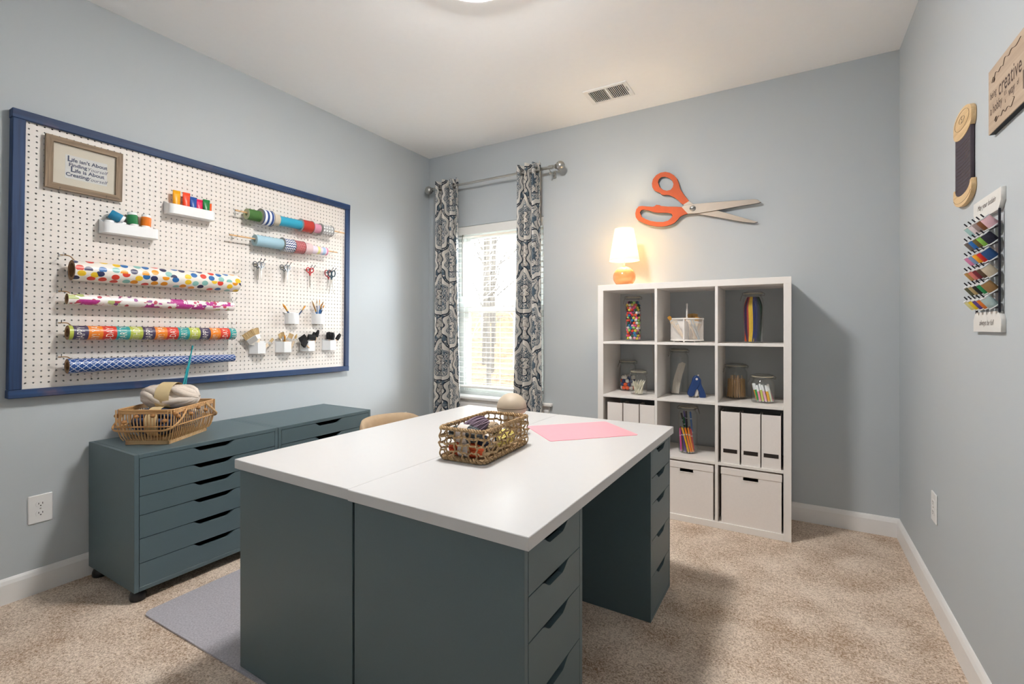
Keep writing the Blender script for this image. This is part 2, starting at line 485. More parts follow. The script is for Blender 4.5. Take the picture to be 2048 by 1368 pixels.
def m_curtain():
    n = NT('medallion_print').set(0.9, spec=0.15)
    u, v, _ = n.uv()
    PX, PZ = .40, .58
    nz = n.noise(n.vec(u, v), 38, 2, 0.55)
    nz2 = n.noise(n.vec(u, v), 26, 2, 0.5, dims='3D')
    def cell(u, v):
        a = ((u / PX).frac() - 0.5).abs() * PX          # mirrored across the repeat
        b = ((v / PZ).frac() - 0.5) * PZ
        return a, b
    def medal(du, dv):
        a, b = cell(u + du, v + dv)
        ang = b.atan2(a)
        d = ((a / .20) * (a / .20) + (b / .29) * (b / .29)).sqrt()
        return d + (ang * 8.0).sin() * 0.05, a, b
    d1, a1, b1 = medal(0, 0)
    d2, a2, b2 = medal(PX / 2, PZ / 2)
    d = d1.min(d2)
    am = ((u / (PX / 2)).frac() - 0.5).abs() * (PX / 2); bm_ = ((v / (PZ / 2)).frac() - 0.5).abs() * (PZ / 2)
    mir = n.noise(n.vec(am, bm_), 27, 0.6, 0.4, 0.9)
    fil = n.noise(n.vec(am, bm_, 3.0), 75, 1.0, 0.5, 1.0)
    white, navy, slate, grey = lin('ddd9d3'), lin('333c47'), lin('596976'), lin('a8a29d')
    def band(lo, hi): return (d > lo) * (d < hi)
    c = n.mix(((fil - 0.53) * 14).min(1.0).max(0.0), white, grey)
    c = n.mix(mir < 0.40, c, slate)
    c = n.mix((fil - 0.44).abs() < 0.014, c, navy)
    c = n.mix((mir - 0.41).abs() < 0.012, c, navy)
    c = n.mix(band(.40, .66), c, white)
    c = n.mix(band(.66, .70), c, navy)
    c = n.mix(band(.34, .54), c, slate)
    c = n.mix(band(.35, .52) * ((fil - 0.5).abs() < 0.05), c, white)
    c = n.mix(band(.35, .52) * ((fil - 0.56).abs() < 0.012), c, navy)
    c = n.mix(band(.32, .35), c, navy)
    c = n.mix(band(.17, .32), c, white)
    c = n.mix(band(-1.0, .17), c, slate)
    c = n.mix(band(-1.0, .30) * ((fil - 0.5).abs() < 0.035), c, navy)
    c = n.mix(((nz2 - 0.54) * 6).min(1.0).max(0.0) * 0.3, c, white)      # worn print
    n.color(c)
    n.bump(n.noise(n.vec(u * 900, v * 900), 1.0, 1), 0.2, 0.0006)
    # thin cloth lets some daylight through
    tr = n.node('ShaderNodeBsdfTranslucent'); n.link(c, tr.inputs[0])
    mx = n.node('ShaderNodeMixShader'); mx.inputs[0].default_value = 0.12
    out = n.nt.nodes['Material Output']
    n.link(n.b.outputs[0], mx.inputs[1]); n.link(tr.outputs[0], mx.inputs[2]); n.link(mx.outputs[0], out.inputs[0])
    return n.m
M_CURT = m_curtain()
def curtain(x0t, x1t, x0b, x1b, ph, label):
    o = thing('curtain', label, 'curtain', ((x0t + x1t) / 2, ry, .02))
    ox = (x0t + x1t) / 2
    NS, NZ, nf = 110, 46, 3.5
    vs, fs, uv, pts = [], [], [], []
    top, bot = 2.49 - .02, 0.0
    arc = [0.0]
    def pos(s, z):
        t = 1 - z / top
        xa, xb = lerp(x0t, x0b, t ** 1.5), lerp(x1t, x1b, t ** 1.5)
        amp = .036 + .012 * t * math.sin(3 * s + ph)
        w = s + .018 * math.sin(5 * t + 7 * s + ph)
        y = amp * math.sin(2 * PI * nf * w + ph) + .008 * math.sin(4 * t + 9 * s)
        return (lerp(xa, xb, s) - ox, y, z)
    for i in range(1, NS + 1):
        a, b = pos((i - 1) / NS, top), pos(i / NS, top)
        arc.append(arc[-1] + math.hypot(a[0] - b[0], a[1] - b[1]))
    for k in range(NZ + 1):
        for i in range(NS + 1): vs.append(pos(i / NS, top * k / NZ))
    for k in range(NZ):
        for i in range(NS):
            a = k * (NS + 1) + i
            fs.append((a, a + 1, a + NS + 2, a + NS + 1))
            z0, z1 = top * k / NZ, top * (k + 1) / NZ
            uv.append([(arc[i], z0), (arc[i + 1], z0), (arc[i + 1], z1), (arc[i], z1)])
    c = MB().add(vs, fs, None, uv).build('cloth', M_CURT, o, angle=180)
    sd = c.modifiers.new('cloth_thickness', 'SOLIDIFY'); sd.thickness = .002; sd.offset = 0
    zz = rz - .02
    for j in range(7):
        s = (j + .5 - ph / PI) / (2 * nf) if False else (j * PI - ph) / (2 * PI * nf)
        if not .02 < s < .98: continue
        p = pos(s, zz)
        MB().lathe([(.017, -.003), (.023, -.003), (.024, 0), (.023, .003), (.017, .003), (.017, -.003)], 18,
                   Matrix.Translation((p[0], 0, zz)) @ Matrix.Rotation(PI / 2, 4, 'Y')).build('grommet', M_STEEL, o)
curtain(.132, .405, .120, .435, .6, 'blue and white medallion print curtain hanging next to the room corner')
curtain(.985, 1.222, .935, 1.250, 1.2, 'blue and white medallion print curtain hanging between the window and the cube shelf')
# ------------------------------------------------------------------ outdoors
def m_ground():
    n = NT('leaf_litter').set(0.95)
    tc = n.node('ShaderNodeTexCoord'); v = tc.outputs['Object']
    a = n.noise(v, 9, 4, 0.7); b = n.noise(v, 1.2, 2)
    c = n.mix(((a - .5) * 4 + .5).min(1.0).max(0.0), lin('44321f'), lin('7a5a3c'))
    n.color(n.mix(((b - .52) * 7).min(1.0).max(0.0), c, lin('4c5238')))
    n.bump(a, 0.8, 0.03); return n.m
gv, gf = [], []
for j in range(41):
    for i in range(61):
        x = -14 + 22 * i / 60; y = .3 + 16 * j / 40
        z = -.75 + max(0, y - 1.5) * .30 + .16 * noise.noise((x * .7, y * .7, 0)) + .05 * noise.noise((x * 3, y * 3, 4))
        gv.append((x, y, min(z, 1.9 + .1 * noise.noise((x, y, 2)))))
for j in range(40):
    for i in range(60):
        a = j * 61 + i; gf.append((a, a + 1, a + 62, a + 61))
gr = MB().add(gv, gf).build('hillside', m_ground(), angle=180); gr['kind'] = 'structure'
def ground_z(x, y): return -.75 + max(0, y - 1.5) * .30 + .16 * noise.noise((x * .7, y * .7, 0))
M_BARK = [m_wood('bark_grey', '3a3632', '5e574e', 2, .9, .5), m_wood('bark_pale', '77726b', 'a39e97', 2, .9, .5)]
def tree(x, y, r, h, lean, kind, seed):
    rd = random.Random(seed)
    o = thing('bare_tree', ('slender grey bare tree on the hillside outside the window', 'pale barked bare tree on the hillside outside the window')[kind],
              'tree', (x, y, ground_z(x, y) - .05), None, ('grey bare trees outside', 'pale bare trees outside')[kind])
    pts = [(lean[0] * t * h + .04 * math.sin(5 * t + seed), lean[1] * t * h, t * h) for t in [i / 9 for i in range(10)]]
    MB().tube(pts, [lerp(r, r * .35, i / 9) for i in range(10)], 9).build('trunk', M_BARK[kind], o)
    br = MB()
    for k in range(16):
        t = rd.uniform(.12, .97); i = int(t * 9); p = Vector(pts[i]).lerp(Vector(pts[min(i + 1, 9)]), t * 9 - i)
        a = rd.uniform(0, 2 * PI); L = rd.uniform(.5, 1.5)
        q = [p]
        d = Vector((math.cos(a), math.sin(a) * .7, rd.uniform(.3, 1.1))).normalized()
        for s in range(5):
            d = (d + Vector((rd.uniform(-.3, .3), rd.uniform(-.3, .3), rd.uniform(-.12, .25)))).normalized()
            q.append(q[-1] + d * L / 5)
            if s > 0:
                e = (d + Vector((rd.uniform(-1, 1), rd.uniform(-.6, .6), rd.uniform(-.3, .6)))).normalized()
                br.tube([q[-1], q[-1] + e * L * .14, q[-1] + (e + Vector((0, 0, .25))) * L * .3], [.006, .005, .003], 4)
        br.tube(q, [r * .28 * (1 - .75 * i / 5) + .004 for i in range(6)], 5)
    br.build('branches', M_BARK[kind], o)['kind'] = 'stuff'
for i, a in enumerate([(-2.15, 3.3, .05, 6, (.02, 0), 1), (-1.62, 3.5, .075, 7, (.0, 0), 0), (-2.30, 4.7, .06, 7, (.01, 0), 0), (-1.95, 5.0, .07, 6.5, (-.02, 0), 1), (-2.95, 5.3, .085, 8, (0, 0), 0),
                       (-2.75, 6.3, .06, 8, (.03, 0), 1), (-3.55, 6.6, .07, 8, (.01, 0), 0), (-4.25, 7.2, .08, 9, (0, 0), 1), (-3.35, 7.9, .07, 9, (-.02, 0), 0), (-4.7, 8.3, .07, 9, (.02, 0), 0),
                       (-5.5, 9.2, .1, 9, (-.01, 0), 1), (-4.3, 9.8, .09, 9, (0, 0), 0), (-.6, 4.2, .075, 7, (0, 0), 1), (-.9, 6.4, .08, 8, (0, 0), 0), (-6.3, 10.2, .1, 9, (0, 0), 0)]):
    tree(a[0], a[1], a[2] * .62, *a[3:], seed=40 + i)
# ------------------------------------------------------------------ ceiling light, vent, outlets
cl = thing('ceiling_light', 'round flush ceiling light with glowing frosted glass bowl', 'ceiling light', (1.748, -1.772, H))
MB().lathe([(0, 0), (.175, 0), (.178, -.012), (.178, -.03), (0, -.03)], 48).build('canopy', M_TRIM, cl)
me_ = bpy.data.materials.new('lit_frosted_glass'); me_.use_nodes = True
pb = me_.node_tree.nodes['Principled BSDF']
pb.inputs['Base Color'].default_value = (.9, .88, .84, 1); pb.inputs['Roughness'].default_value = .4
pb.inputs['Emission Color'].default_value = (1.0, .975, .94, 1); pb.inputs['Emission Strength'].default_value = LAMP_CEIL
MB().lathe([(.150 * math.cos(a), -.036 - .075 * math.sin(a)) for a in [PI / 2 * i / 12 for i in range(13)]], 40).build('glass_bowl', me_, cl)
ms_ = bpy.data.materials.new('painted_glow'); ms_.use_nodes = True
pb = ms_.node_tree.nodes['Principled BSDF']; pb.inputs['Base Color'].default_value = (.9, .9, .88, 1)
pb.inputs['Emission Color'].default_value = (1, .96, .9, 1); pb.inputs['Emission Strength'].default_value = 1.2  # opaque skirt added to shade the ceiling; its faint glow is painted in
MB().lathe([(.178, -.008), (.188, -.014), (.190, -.060), (.184, -.060), (.178, -.03)], 48).build('glow_skirt', ms_, cl)
vt = thing('ceiling_vent', 'white rectangular air vent with louvres in the ceiling', 'vent', (1.858, -.356, H))
MV = mat('vent_white', 'f0efee', .4)
v = MB()
for x0, x1, y0, y1 in ((-.148, -.118, -.104, .104), (.118, .148, -.104, .104), (-.118, .118, -.104, -.078), (-.118, .118, .078, .104), (-.008, .008, -.078, .078)):
    v.box(x0, x1, y0, y1, -.008, 0, .002)
v.build('face_plate', MV, vt)
MB().box(-.121, -.118, -.078, .078, .0, .3).box(.118, .121, -.078, .078, .0, .3).box(-.121, .121, -.081, -.078, .0, .3).box(-.121, .121, .078, .081, .0, .3).box(-.121, .121, -.081, .081, .3, .303).build('duct', mat('duct_steel', '9a9b9c', .5, .5), vt, smooth=False)
ls = MB().box(-.006, .006, -.078, .078, -.0008, .0008).mesh('louvre', False)
for sd, tilt in ((-1, 42), (1, 42)):
    for k in range(9):
        put('louvre', ls, MV, vt, (sd * .062 + (k - 4) * .0118, 0, -.0052), (0, math.radians(tilt), 0))
MB().box(.128, .134, -.04, .02, -.011, -.008).build('damper_lever', M_STEEL, vt, smooth=False)
def outlet(label, loc, rot):
    o = thing('power_outlet', label, 'outlet', loc, rot)
    MB().box(-.041, .041, -.063, .063, 0, .006, .003).build('cover_plate', M_TRIM, o)
    for s in (-1, 1):
        r = shape('receptacle', [[(.0165 * math.cos(t), s * .0205 + max(-.0125, min(.0125, .0165 * math.sin(t)))) for t in [2 * PI * i / 28 for i in range(28)]]], .0075)
        rc = put('receptacle', r, M_TRIM, o)
        MB().box(-.0075, -.0055, s * .0205 - .001, s * .0205 + .007, .0074, .0079).box(.0055, .0075, s * .0205 - .001, s * .0205 + .007, .0074, .0079)\
            .lathe([(0, .0079), (.0025, .0079), (.0025, .0074)], 10, Matrix.Translation((0, s * .0205 - .0065, 0))).build('slots', M_DARK, rc)
    MB().lathe([(0, .008), (.0025, .0075), (.003, .006)], 10).build('screw', M_STEEL, o)
outlet('white double power outlet on the wall beside the drawer cabinet on casters', (0, -2.661, .3745), WL)
outlet('white double power outlet low on the wall near the window corner', (0, -.342, .385), WL)
outlet('white double power outlet low on the wall under the thread rack', (W, -.778, .425), WR)
# ------------------------------------------------------------------ drawer cabinets
def drawer_front(w, h, nw, nd, th):
    """Front board with the shallow finger cut-out in its top edge; local X along the width, Y up, Z out."""
    a = nw / 2
    pts = [(-w / 2, 0), (w / 2, 0), (w / 2, h)]
    cut = [(a, h), (a - .010, h - .003), (a - .030, h - nd + .004), (a - .040, h - nd), (-a + .040, h - nd), (-a + .030, h - nd + .004), (-a + .010, h - .003), (-a, h)]
    return pts + cut + [(-w / 2, h)]
def cabinet(name, label, cat, loc, rot, wid, dep, z0, z1, heights, nw, group=None, casters=False):
    """Local X along the width, front towards -Y, back at y=dep."""
    o = thing(name, label, cat, loc, rot, group)
    t = .018; ft = .016
    for x in (-wid / 2, wid / 2 - t): MB().box(x, x + t, 0, dep, z0, z1, .0012).build('side_panel', M_TEAL, o)
    MB().box(-wid / 2 + t, wid / 2 - t, 0, dep, z1 - t, z1, .0012).build('top_panel', M_TEAL, o)
    MB().box(-wid / 2 + t, wid / 2 - t, 0, dep, z0, z0 + t, .0012).build('bottom_panel', M_TEAL, o)
    MB().box(-wid / 2 + t, wid / 2 - t, dep - .008, dep - .001, z0 + t, z1 - t).build('back_panel', M_TEAL, o, smooth=False)
    iw = wid - 2 * t - .004; z = z1 - t; tot = sum(heights); sc = (z1 - z0 - 2 * t) / tot
    Mf = Matrix(((1, 0, 0, 0), (0, 0, -1, 0), (0, 1, 0, 0), (0, 0, 0, 1)))
    for h in heights:
        hh = h * sc - .003; zb = z - h * sc + .0015
        d = MB().prism(drawer_front(iw, hh, nw, .021, ft), -ft, 0, Matrix.Translation((0, .0005, zb)) @ Mf)
        d.box(-iw / 2 + .012, iw / 2 - .012, ft, dep - .03, zb + .006, zb + .014)
        d.box(-iw / 2 + .012, -iw / 2 + .024, ft, dep - .03, zb + .014, zb + hh * .6).box(iw / 2 - .024, iw / 2 - .012, ft, dep - .03, zb + .014, zb + hh * .6)
        d.build('drawer', M_TEAL, o, smooth=False)
        z -= h * sc
    if casters:
        for sx in (-1, 1):
            for y in (.042, dep - .042):
                cs = MB().lathe([(0, -.016), (.019, -.016), (.024, -.008), (.024, .008), (.019, .016), (0, .016)], 18, Matrix.Translation((sx * (wid / 2 - .03), y, .0245)) @ Matrix.Rotation(PI / 2, 4, 'Y'))
                k = cs.build('caster', M_BLACK, o)
                hd = [(-.034, .002), (-.033, .02), (-.026, .034), (-.012, .0425), (.006, .043), (.022, .038), (.033, .026), (.037, .012), (.037, .002)]
                MB().lathe([(.029, .003), (.031, .012), (.030, .024), (.025, .036), (.016, .044), (0, .0465)], 20, Matrix.Translation((sx * (wid / 2 - .03), y, 0)), sy=1.1).build('hood', M_BLACK, k)
                MB().tube([(sx * (wid / 2 - .03), y, .04), (sx * (wid / 2 - .03), y, z0 + .002)], .008, 8).build('stem', M_BLACK, k)
    return o
HC = [.0843, .0875, .0855, .1056, .110, .107]
cabinet('drawer_cabinet', 'low teal six-drawer cabinet on black casters carrying the bamboo basket', 'cabinet', (.4948, -2.166, 0), PI / 2, .660, .4748, .048, .6411, HC, .20, 'teal cabinets along the pegboard wall', True)
cabinet('drawer_cabinet', 'low teal six-drawer cabinet on black casters with a bare top beside the chair', 'cabinet', (.4948, -1.504, 0), PI / 2, .660, .4748, .048, .6411, HC, .20, 'teal cabinets along the pegboard wall', True)
# ------------------------------------------------------------------ work island
DX, DY, DR = 1.2518, -2.4987, math.radians(-.9075)
DL, DD, DZ = 1.357, 1.1726, .7317
def dk(u, v, z=0.0):
    c, s = math.cos(DR), math.sin(DR)
    return (DX + u * c - v * s, DY + u * s + v * c, z)
H5 = [.107, .107, .149, .149, .157]
def unit(label, u0, u1, v0, v1, face, zb=0.0):
    wid, dep = v1 - v0, u1 - u0; vm = (v0 + v1) / 2
    cabinet('drawer_unit', label, 'drawer unit', dk(u1 if face > 0 else u0, vm), DR + (PI / 2 if face > 0 else -PI / 2), wid, dep, zb, DZ - .0318, H5, .15)
unit('teal five-drawer unit under the white desk end by the pink mat, facing the open carpet', .592, 1.160, 1.02, 1.342, 1)
unit('teal five-drawer unit with four drawers in view below the white corner of the desk', .592, 1.150, .02, .348, 1)
unit('teal drawer unit whose plain side panel stands beside the grey floor mat', .006, .583, .02, .348, -1, .0072)
unit('teal drawer unit under the desk end beside the tan chair', .006, .583, 1.02, 1.342, -1, .0072)
for lab, u0, u1, v0 in (('white desktop slab next to the drawer cabinets, left bare', 0, DD / 2 - .001, .004), ('white desktop slab carrying the seagrass basket and the pink mat', DD / 2 + .001, DD, 0)):
    t = MB().box(-(u1 - u0) / 2, (u1 - u0) / 2, 0, DL - v0, -.0317, 0, .0015).build('desktop', M_TOP, None, loc=dk((u0 + u1) / 2, v0, DZ), rot=DR)
    tag(t, lab, 'desktop', 'two white desktops of the work island')
# ------------------------------------------------------------------ floor mat, chair
def rrect(x0, x1, y0, y1, r, n=5):
    out = []
    for cx, cy, a0 in ((x1 - r, y1 - r, 0), (x0 + r, y1 - r, PI / 2), (x0 + r, y0 + r, PI), (x1 - r, y0 + r, 1.5 * PI)):
        out += [(cx + r * math.cos(a0 + PI / 2 * i / n), cy + r * math.sin(a0 + PI / 2 * i / n)) for i in range(n + 1)]
    return out
nm = NT('frosted_mat').set(.35)
tc = nm.node('ShaderNodeTexCoord'); v_ = tc.outputs['Object']
f_ = nm.noise(v_, 150, 3, .7)
nm.color(nm.mix(((f_ - .5) * 3 + .5).min(1.0).max(0.0), lin('a09ca3'), lin('c4c0c6')))
nm.bump(nm.noise(v_, 300, 2), .3, .001)
fm = MB().prism(rrect(0, .92, 0, 1.32, .035), .0, .006).build('chair_mat', nm.m, None, loc=(.600, -2.508, .0), rot=math.radians(1.2))
fm.location.z = .001
tag(fm, 'flat grey vinyl chair mat with rounded corner lying on the carpet', 'floor mat')
M_VELVET = mat('tan_velvet', 'b8a083', .85, var=.22, vscale=14, bump=.2, bscale=600)
ch = thing('desk_chair', 'tan velvet chair with low curved backrest tucked under the white desk', 'chair', (1.030, -1.395, .007))
bk = MB(); vs, fs = [], []
NA, NB = 24, 10
for side in (0, 1):
    for j in range(NB + 1):
        for i in range(NA + 1):
            s = -1 + 2 * i / NA; t = j / NB
            wv = .27 * s; e = max(0, abs(s) - .55) / .45
            top = .655 - .11 * e * e * e
            z = lerp(.40, top, t)
            depth = .20 * (s * s) + (.03 if side else -.012) - .03 * t
            if t > .9 or abs(s) > .95: depth = .20 * s * s - .03 * t + (.018 if side else 0.002)
            vs.append((-.24 + depth, wv, z))
q = (NA + 1) * (NB + 1)
for side in (0, 1):
    for j in range(NB):
        for i in range(NA):
            a = side * q + j * (NA + 1) + i
            f = (a, a + 1, a + NA + 2, a + NA + 1); fs.append(f if side else f[::-1])
edge = [j * 0 + i for i in range(NA + 1)] + [j * (NA + 1) + NA for j in range(1, NB + 1)] + [NB * (NA + 1) + i for i in range(NA - 1, -1, -1)] + [j * (NA + 1) for j in range(NB - 1, 0, -1)]
for a, b in zip(edge, edge[1:] + edge[:1]): fs.append((a, b, b + q, a + q))
bk.add(vs, fs).build('backrest', M_VELVET, ch, angle=80)
MB().prism(rrect(-.22, .22, -.23, .23, .1, 8), .39, .455).build('seat', M_VELVET, ch, angle=70)
for sx in (-1, 1):
    for sy in (-1, 1):
        MB().tube([(sx * .16, sy * .17, .40), (sx * .21, sy * .21, .0)], [.014, .009], 10).build('leg', M_BLACKM, ch)
# ------------------------------------------------------------------ cube shelf
KX, KY = 1.7929, -.3856
kw, kh, kd = 1.12, 1.47, .372
ks = thing('cube_shelf', 'white open cube shelving unit three columns wide and four rows high', 'shelf unit', (KX, KY, 0))
MB().box(0, kw, 0, kd, kh - .038, kh, .0012).build('top_panel', M_SHELF, ks)
MB().box(.038, kw - .038, 0, kd, 0, .038, .0012).build('bottom_panel', M_SHELF, ks)
for x in (0, kw - .038): MB().box(x, x + .038, 0, kd, 0, kh - .038, .0012).build('side_panel', M_SHELF, ks)
cw, cgh = (kw - .076 - .032) / 3, (kh - .076 - .048) / 4
for i in (1, 2):
    x = .038 + i * cw + (i - 1) * .016
    MB().box(x, x + .016, .001, kd, .038, kh - .038, .0008).build('divider', M_SHELF, ks)
SZ = [.038 + k * (cgh + .016) for k in range(4)]        # floor heights of the four rows
CXL = [KX + .038 + i * (cw + .016) for i in range(3)]
shm = MB().box(0, cw, .001, kd, -.016, 0, .0008).mesh('shelf')
for k in (1, 2, 3):
    for i in range(3): put('shelf', shm, M_SHELF, ks, (CXL[i] - KX, 0, SZ[k]))
# magazine files
def magfile(label, x0, x1, z, grp):
    o = thing('magazine_file', label, 'magazine file', ((x0 + x1) / 2, -.376, z), None, grp)
    w = (x1 - x0) / 2; t = .002; h = .302; dp = .25
    b = MB().box(-w, w, 0, t, 0, h).box(-w, w, dp - t, dp, 0, h * .55).box(-w, w, t, dp - t, 0, t)
    for s in (-w, w - t):
        b.prism([(t, t), (dp - t, t), (dp - t, h * .55), (dp * .42, h), (t, h)], s, s + t, Matrix(((0, 0, 1, 0), (1, 0, 0, 0), (0, 1, 0, 0), (0, 0, 0, 1))))
    b.build('card_box', M_BOXW, o, smooth=False)
    lf = MB().box(-.037, .037, -.0015, .0005, .062, .066).box(-.037, .037, -.0015, .0005, .080, .084).box(-.037, -.034, -.0015, .0005, .066, .08).box(.034, .037, -.0015, .0005, .066, .08)
    lh = lf.build('label_holder', mat('bronze_metal', '3a322e', .4, .6), o, smooth=False)
    MB().box(-.034, .034, -.0006, .0003, .066, .080).build('card', mat('dark_card', '2b2320', .7), lh, smooth=False)
magfile('white magazine file in the right column of the shelf, against the divider', 2.553, 2.653, SZ[1], 'white files above the lidded boxes')
magfile('white magazine file in the right column of the shelf, between two others', 2.662, 2.760, SZ[1], 'white files above the lidded boxes')
magfile('white magazine file in the right column of the shelf, against the end panel', 2.766, 2.862, SZ[1], 'white files above the lidded boxes')
magfile('white magazine file in the window-side column of the shelf, against the end panel', 1.857, 1.957, SZ[1], 'white files behind the desk')
magfile('white magazine file in the window-side column of the shelf, between two others', 1.965, 2.065, SZ[1], 'white files behind the desk')
magfile('white magazine file in the window-side column of the shelf, against the divider', 2.073, 2.165, SZ[1], 'white files behind the desk')
def lidbox(label, x0, x1):
    o = thing('storage_box', label, 'box', ((x0 + x1) / 2, -.381, SZ[0]), None, 'lidded boxes on the lowest shelf row')
    w = (x1 - x0) / 2
    bx = w - .003
    MB().box(-bx, bx, .003, .006, 0, .266).box(-bx, -.039, .003, .006, .266, .300).box(.039, bx, .003, .006, .266, .300).box(-.039, .039, .003, .006, .285, .300)\
        .box(-bx, -bx + .003, .006, .327, 0, .300).box(bx - .003, bx, .006, .327, 0, .300).box(-bx, bx, .327, .330, 0, .300).box(-bx + .003, bx - .003, .006, .327, 0, .003).build('body', M_BOXW, o, smooth=False)
    MB().box(-w, w, 0, .333, .286, .326, .002).build('lid', M_BOXW, o)
    MB().box(-.041, .041, .0005, .004, .262, .266).build('slot_rim', M_BOXW, o, smooth=False)
lidbox('white lidded storage box under the jar of coloured markers', 2.206, 2.513)
lidbox('white lidded storage box under the three magazine files with dark labels', 2.553, 2.868)
# ------------------------------------------------------------------ pegboard
PBY, PBZ, PT = -1.863, 1.497, -.011
M_NAVY = m_wood('navy_stained_pine', '15284a', '264672', 0, .6, .6, '6b5560')
M_NAVYV = m_wood('navy_stained_pine_upright', '15284a', '264672', 1, .6, .6)
M_PEG = mat('white_hardboard', 'e6e0da', .5, var=.02)
pb_ = thing('pegboard', 'large white pegboard in a dark blue stained wooden frame on the wall', 'pegboard', (0, PBY, PBZ),
            (Matrix.Rotation(PT, 3, 'X') @ WL))
nx, ny, pt = 69, 48, .0254
pv, pf = [], []
hx, hy = .862, .588
def hole(cx, cy):
    o = len(pv); h = pt / 2; r = .0037
    pv.extend([(cx - h, cy - h, 0), (cx + h, cy - h, 0), (cx + h, cy + h, 0), (cx - h, cy + h, 0)])
    ring = [(cx + r * math.cos(a), cy + r * math.sin(a)) for a in [-.75 * PI + PI / 4 * i for i in range(8)]]
    pv.extend([(x, y, 0) for x, y in ring]); pv.extend([(x, y, -.006) for x, y in ring])
    for k in range(4):
        a, b = o + k, o + (k + 1) % 4
        pf.append((a, b, o + 4 + (2 * k + 2) % 8, o + 4 + 2 * k + 1, o + 4 + 2 * k))
    for i in range(8):
        j = (i + 1) % 8
        pf.append((o + 4 + i, o + 4 + j, o + 12 + j, o + 12 + i))
x0h = -2.7104 - PBY; y0h = 2.0776 - PBZ
for i in range(nx):
    for j in range(ny):
        cx, cy = x0h + i * pt, y0h - j * pt
        if cx < hx - .005 and cy > -hy + .001: hole(cx, cy)
xa, xb = x0h - pt / 2, max(v[0] for v in pv); ya, yb = min(v[1] for v in pv), y0h + pt / 2
panel = MB().add(pv, pf)
for b in ((-.885, xa, -.61, .61), (xb, .885, -.61, .61), (xa, xb, yb, .61), (xa, xb, -.61, ya)):
    panel.add([(b[0], b[2], 0), (b[1], b[2], 0), (b[1], b[3], 0), (b[0], b[3], 0)], [(0, 1, 2, 3)])
panel.build('board', M_PEG, pb_, smooth=False, loc=(0, 0, .028))
for nm, x0, x1, y0, y1, m in (('frame_board', -.9035, .9035, .585, .625, M_NAVY), ('frame_board', -.9035, .9035, -.625, -.588, M_NAVY),
                              ('frame_board', -.9015, -.8605, -.588, .585, M_NAVYV), ('frame_board', .864, .9015, -.588, .585, M_NAVYV)):
    MB().box(x0, x1, y0, y1, .0, .044, .0025).build(nm, m, pb_)
BX = .029       # face of the board
# framed saying
pf_ = thing('framed_saying', 'grey-brown wooden picture frame with a printed saying hung on the pegboard', 'picture frame', (BX + .006, -2.5155, 1.9335), Matrix.Rotation(-.018, 3, 'X') @ WL)
fw_, fh_, rw = .1415, .119, .026
M_BARN = m_wood('barn_wood', '6d5c4c', 'a08b74', 0, .75, 1.4); M_BARNV = m_wood('barn_wood_upright', '6d5c4c', 'a08b74', 1, .75, 1.4)
for s in (-1, 1):
    MB().prism([(-fw_, s * fh_), (fw_, s * fh_), (fw_ - rw, s * (fh_ - rw)), (-fw_ + rw, s * (fh_ - rw))][::-s], 0, .018).build('frame_rail', M_BARN, pf_, smooth=False)
    MB().prism([(s * fw_, -fh_), (s * fw_, fh_), (s * (fw_ - rw), fh_ - rw), (s * (fw_ - rw), -fh_ + rw)][::s], 0, .018).build('frame_rail', M_BARNV, pf_, smooth=False)
MB().box(-fw_ + rw, fw_ - rw, -fh_ + rw, fh_ - rw, 0, .006).build('mount', mat('cream_mount', 'e9ddcd', .8), pf_, smooth=False)
MB().box(-.072, .083, -.058, .050, .006, .0068).build('print', mat('print_paper', 'eae6e4', .8), pf_, smooth=False)
MB().box(-fw_ + rw, fw_ - rw, -fh_ + rw, fh_ - rw, .010, .0115).build('glazing', M_PANE, pf_, smooth=False)
b_ = dict(bold=.0006); i_ = dict(shear=.25)
lettering(pf_, [('L', .036, -.057, .032, dict(bold=.0009)), ('ife isn\'t About', .0235, .016, .029, b_), ('Finding', .0235, -.027, .006, b_), ('Yourself', .0225, .044, .003, i_),
                ('L', .036, -.045, -.014, dict(bold=.0009)), ('ife is About', .0235, .017, -.018, b_), ('Creating', .0235, -.029, -.040, b_), ('Yourself', .0225, .044, -.043, i_)], M_INK, .0071)
# generic hooks
def hook(label, y, z, reach=.05, rise=.02, m=M_CHROME, r=.0017, w=.0, grp='small hooks in the pegboard'):
    o = thing('peg_hook', label, 'hook', (BX, y, z), WL, grp)
    MB().tube([(0, .012, -.006), (0, .012, .003), (0, .004, .004), (0, 0, .004), (0, 0, reach - .006), (0, .003, reach - .001), (0, rise, reach + .003)], r, 6).build('wire', m, o)
    if w: MB().box(-.008, .008, -.02, .02, 0, .003, .001).build('plate', m, o)
    return o
for y in (-2.61, -2.44): hook('small clear hook holding the bottom edge of the framed saying', y, 1.812, .026, .014, m_glass('clear_plastic', (.85, .88, .9), 1.6), .002, grp='hooks under the framed saying')
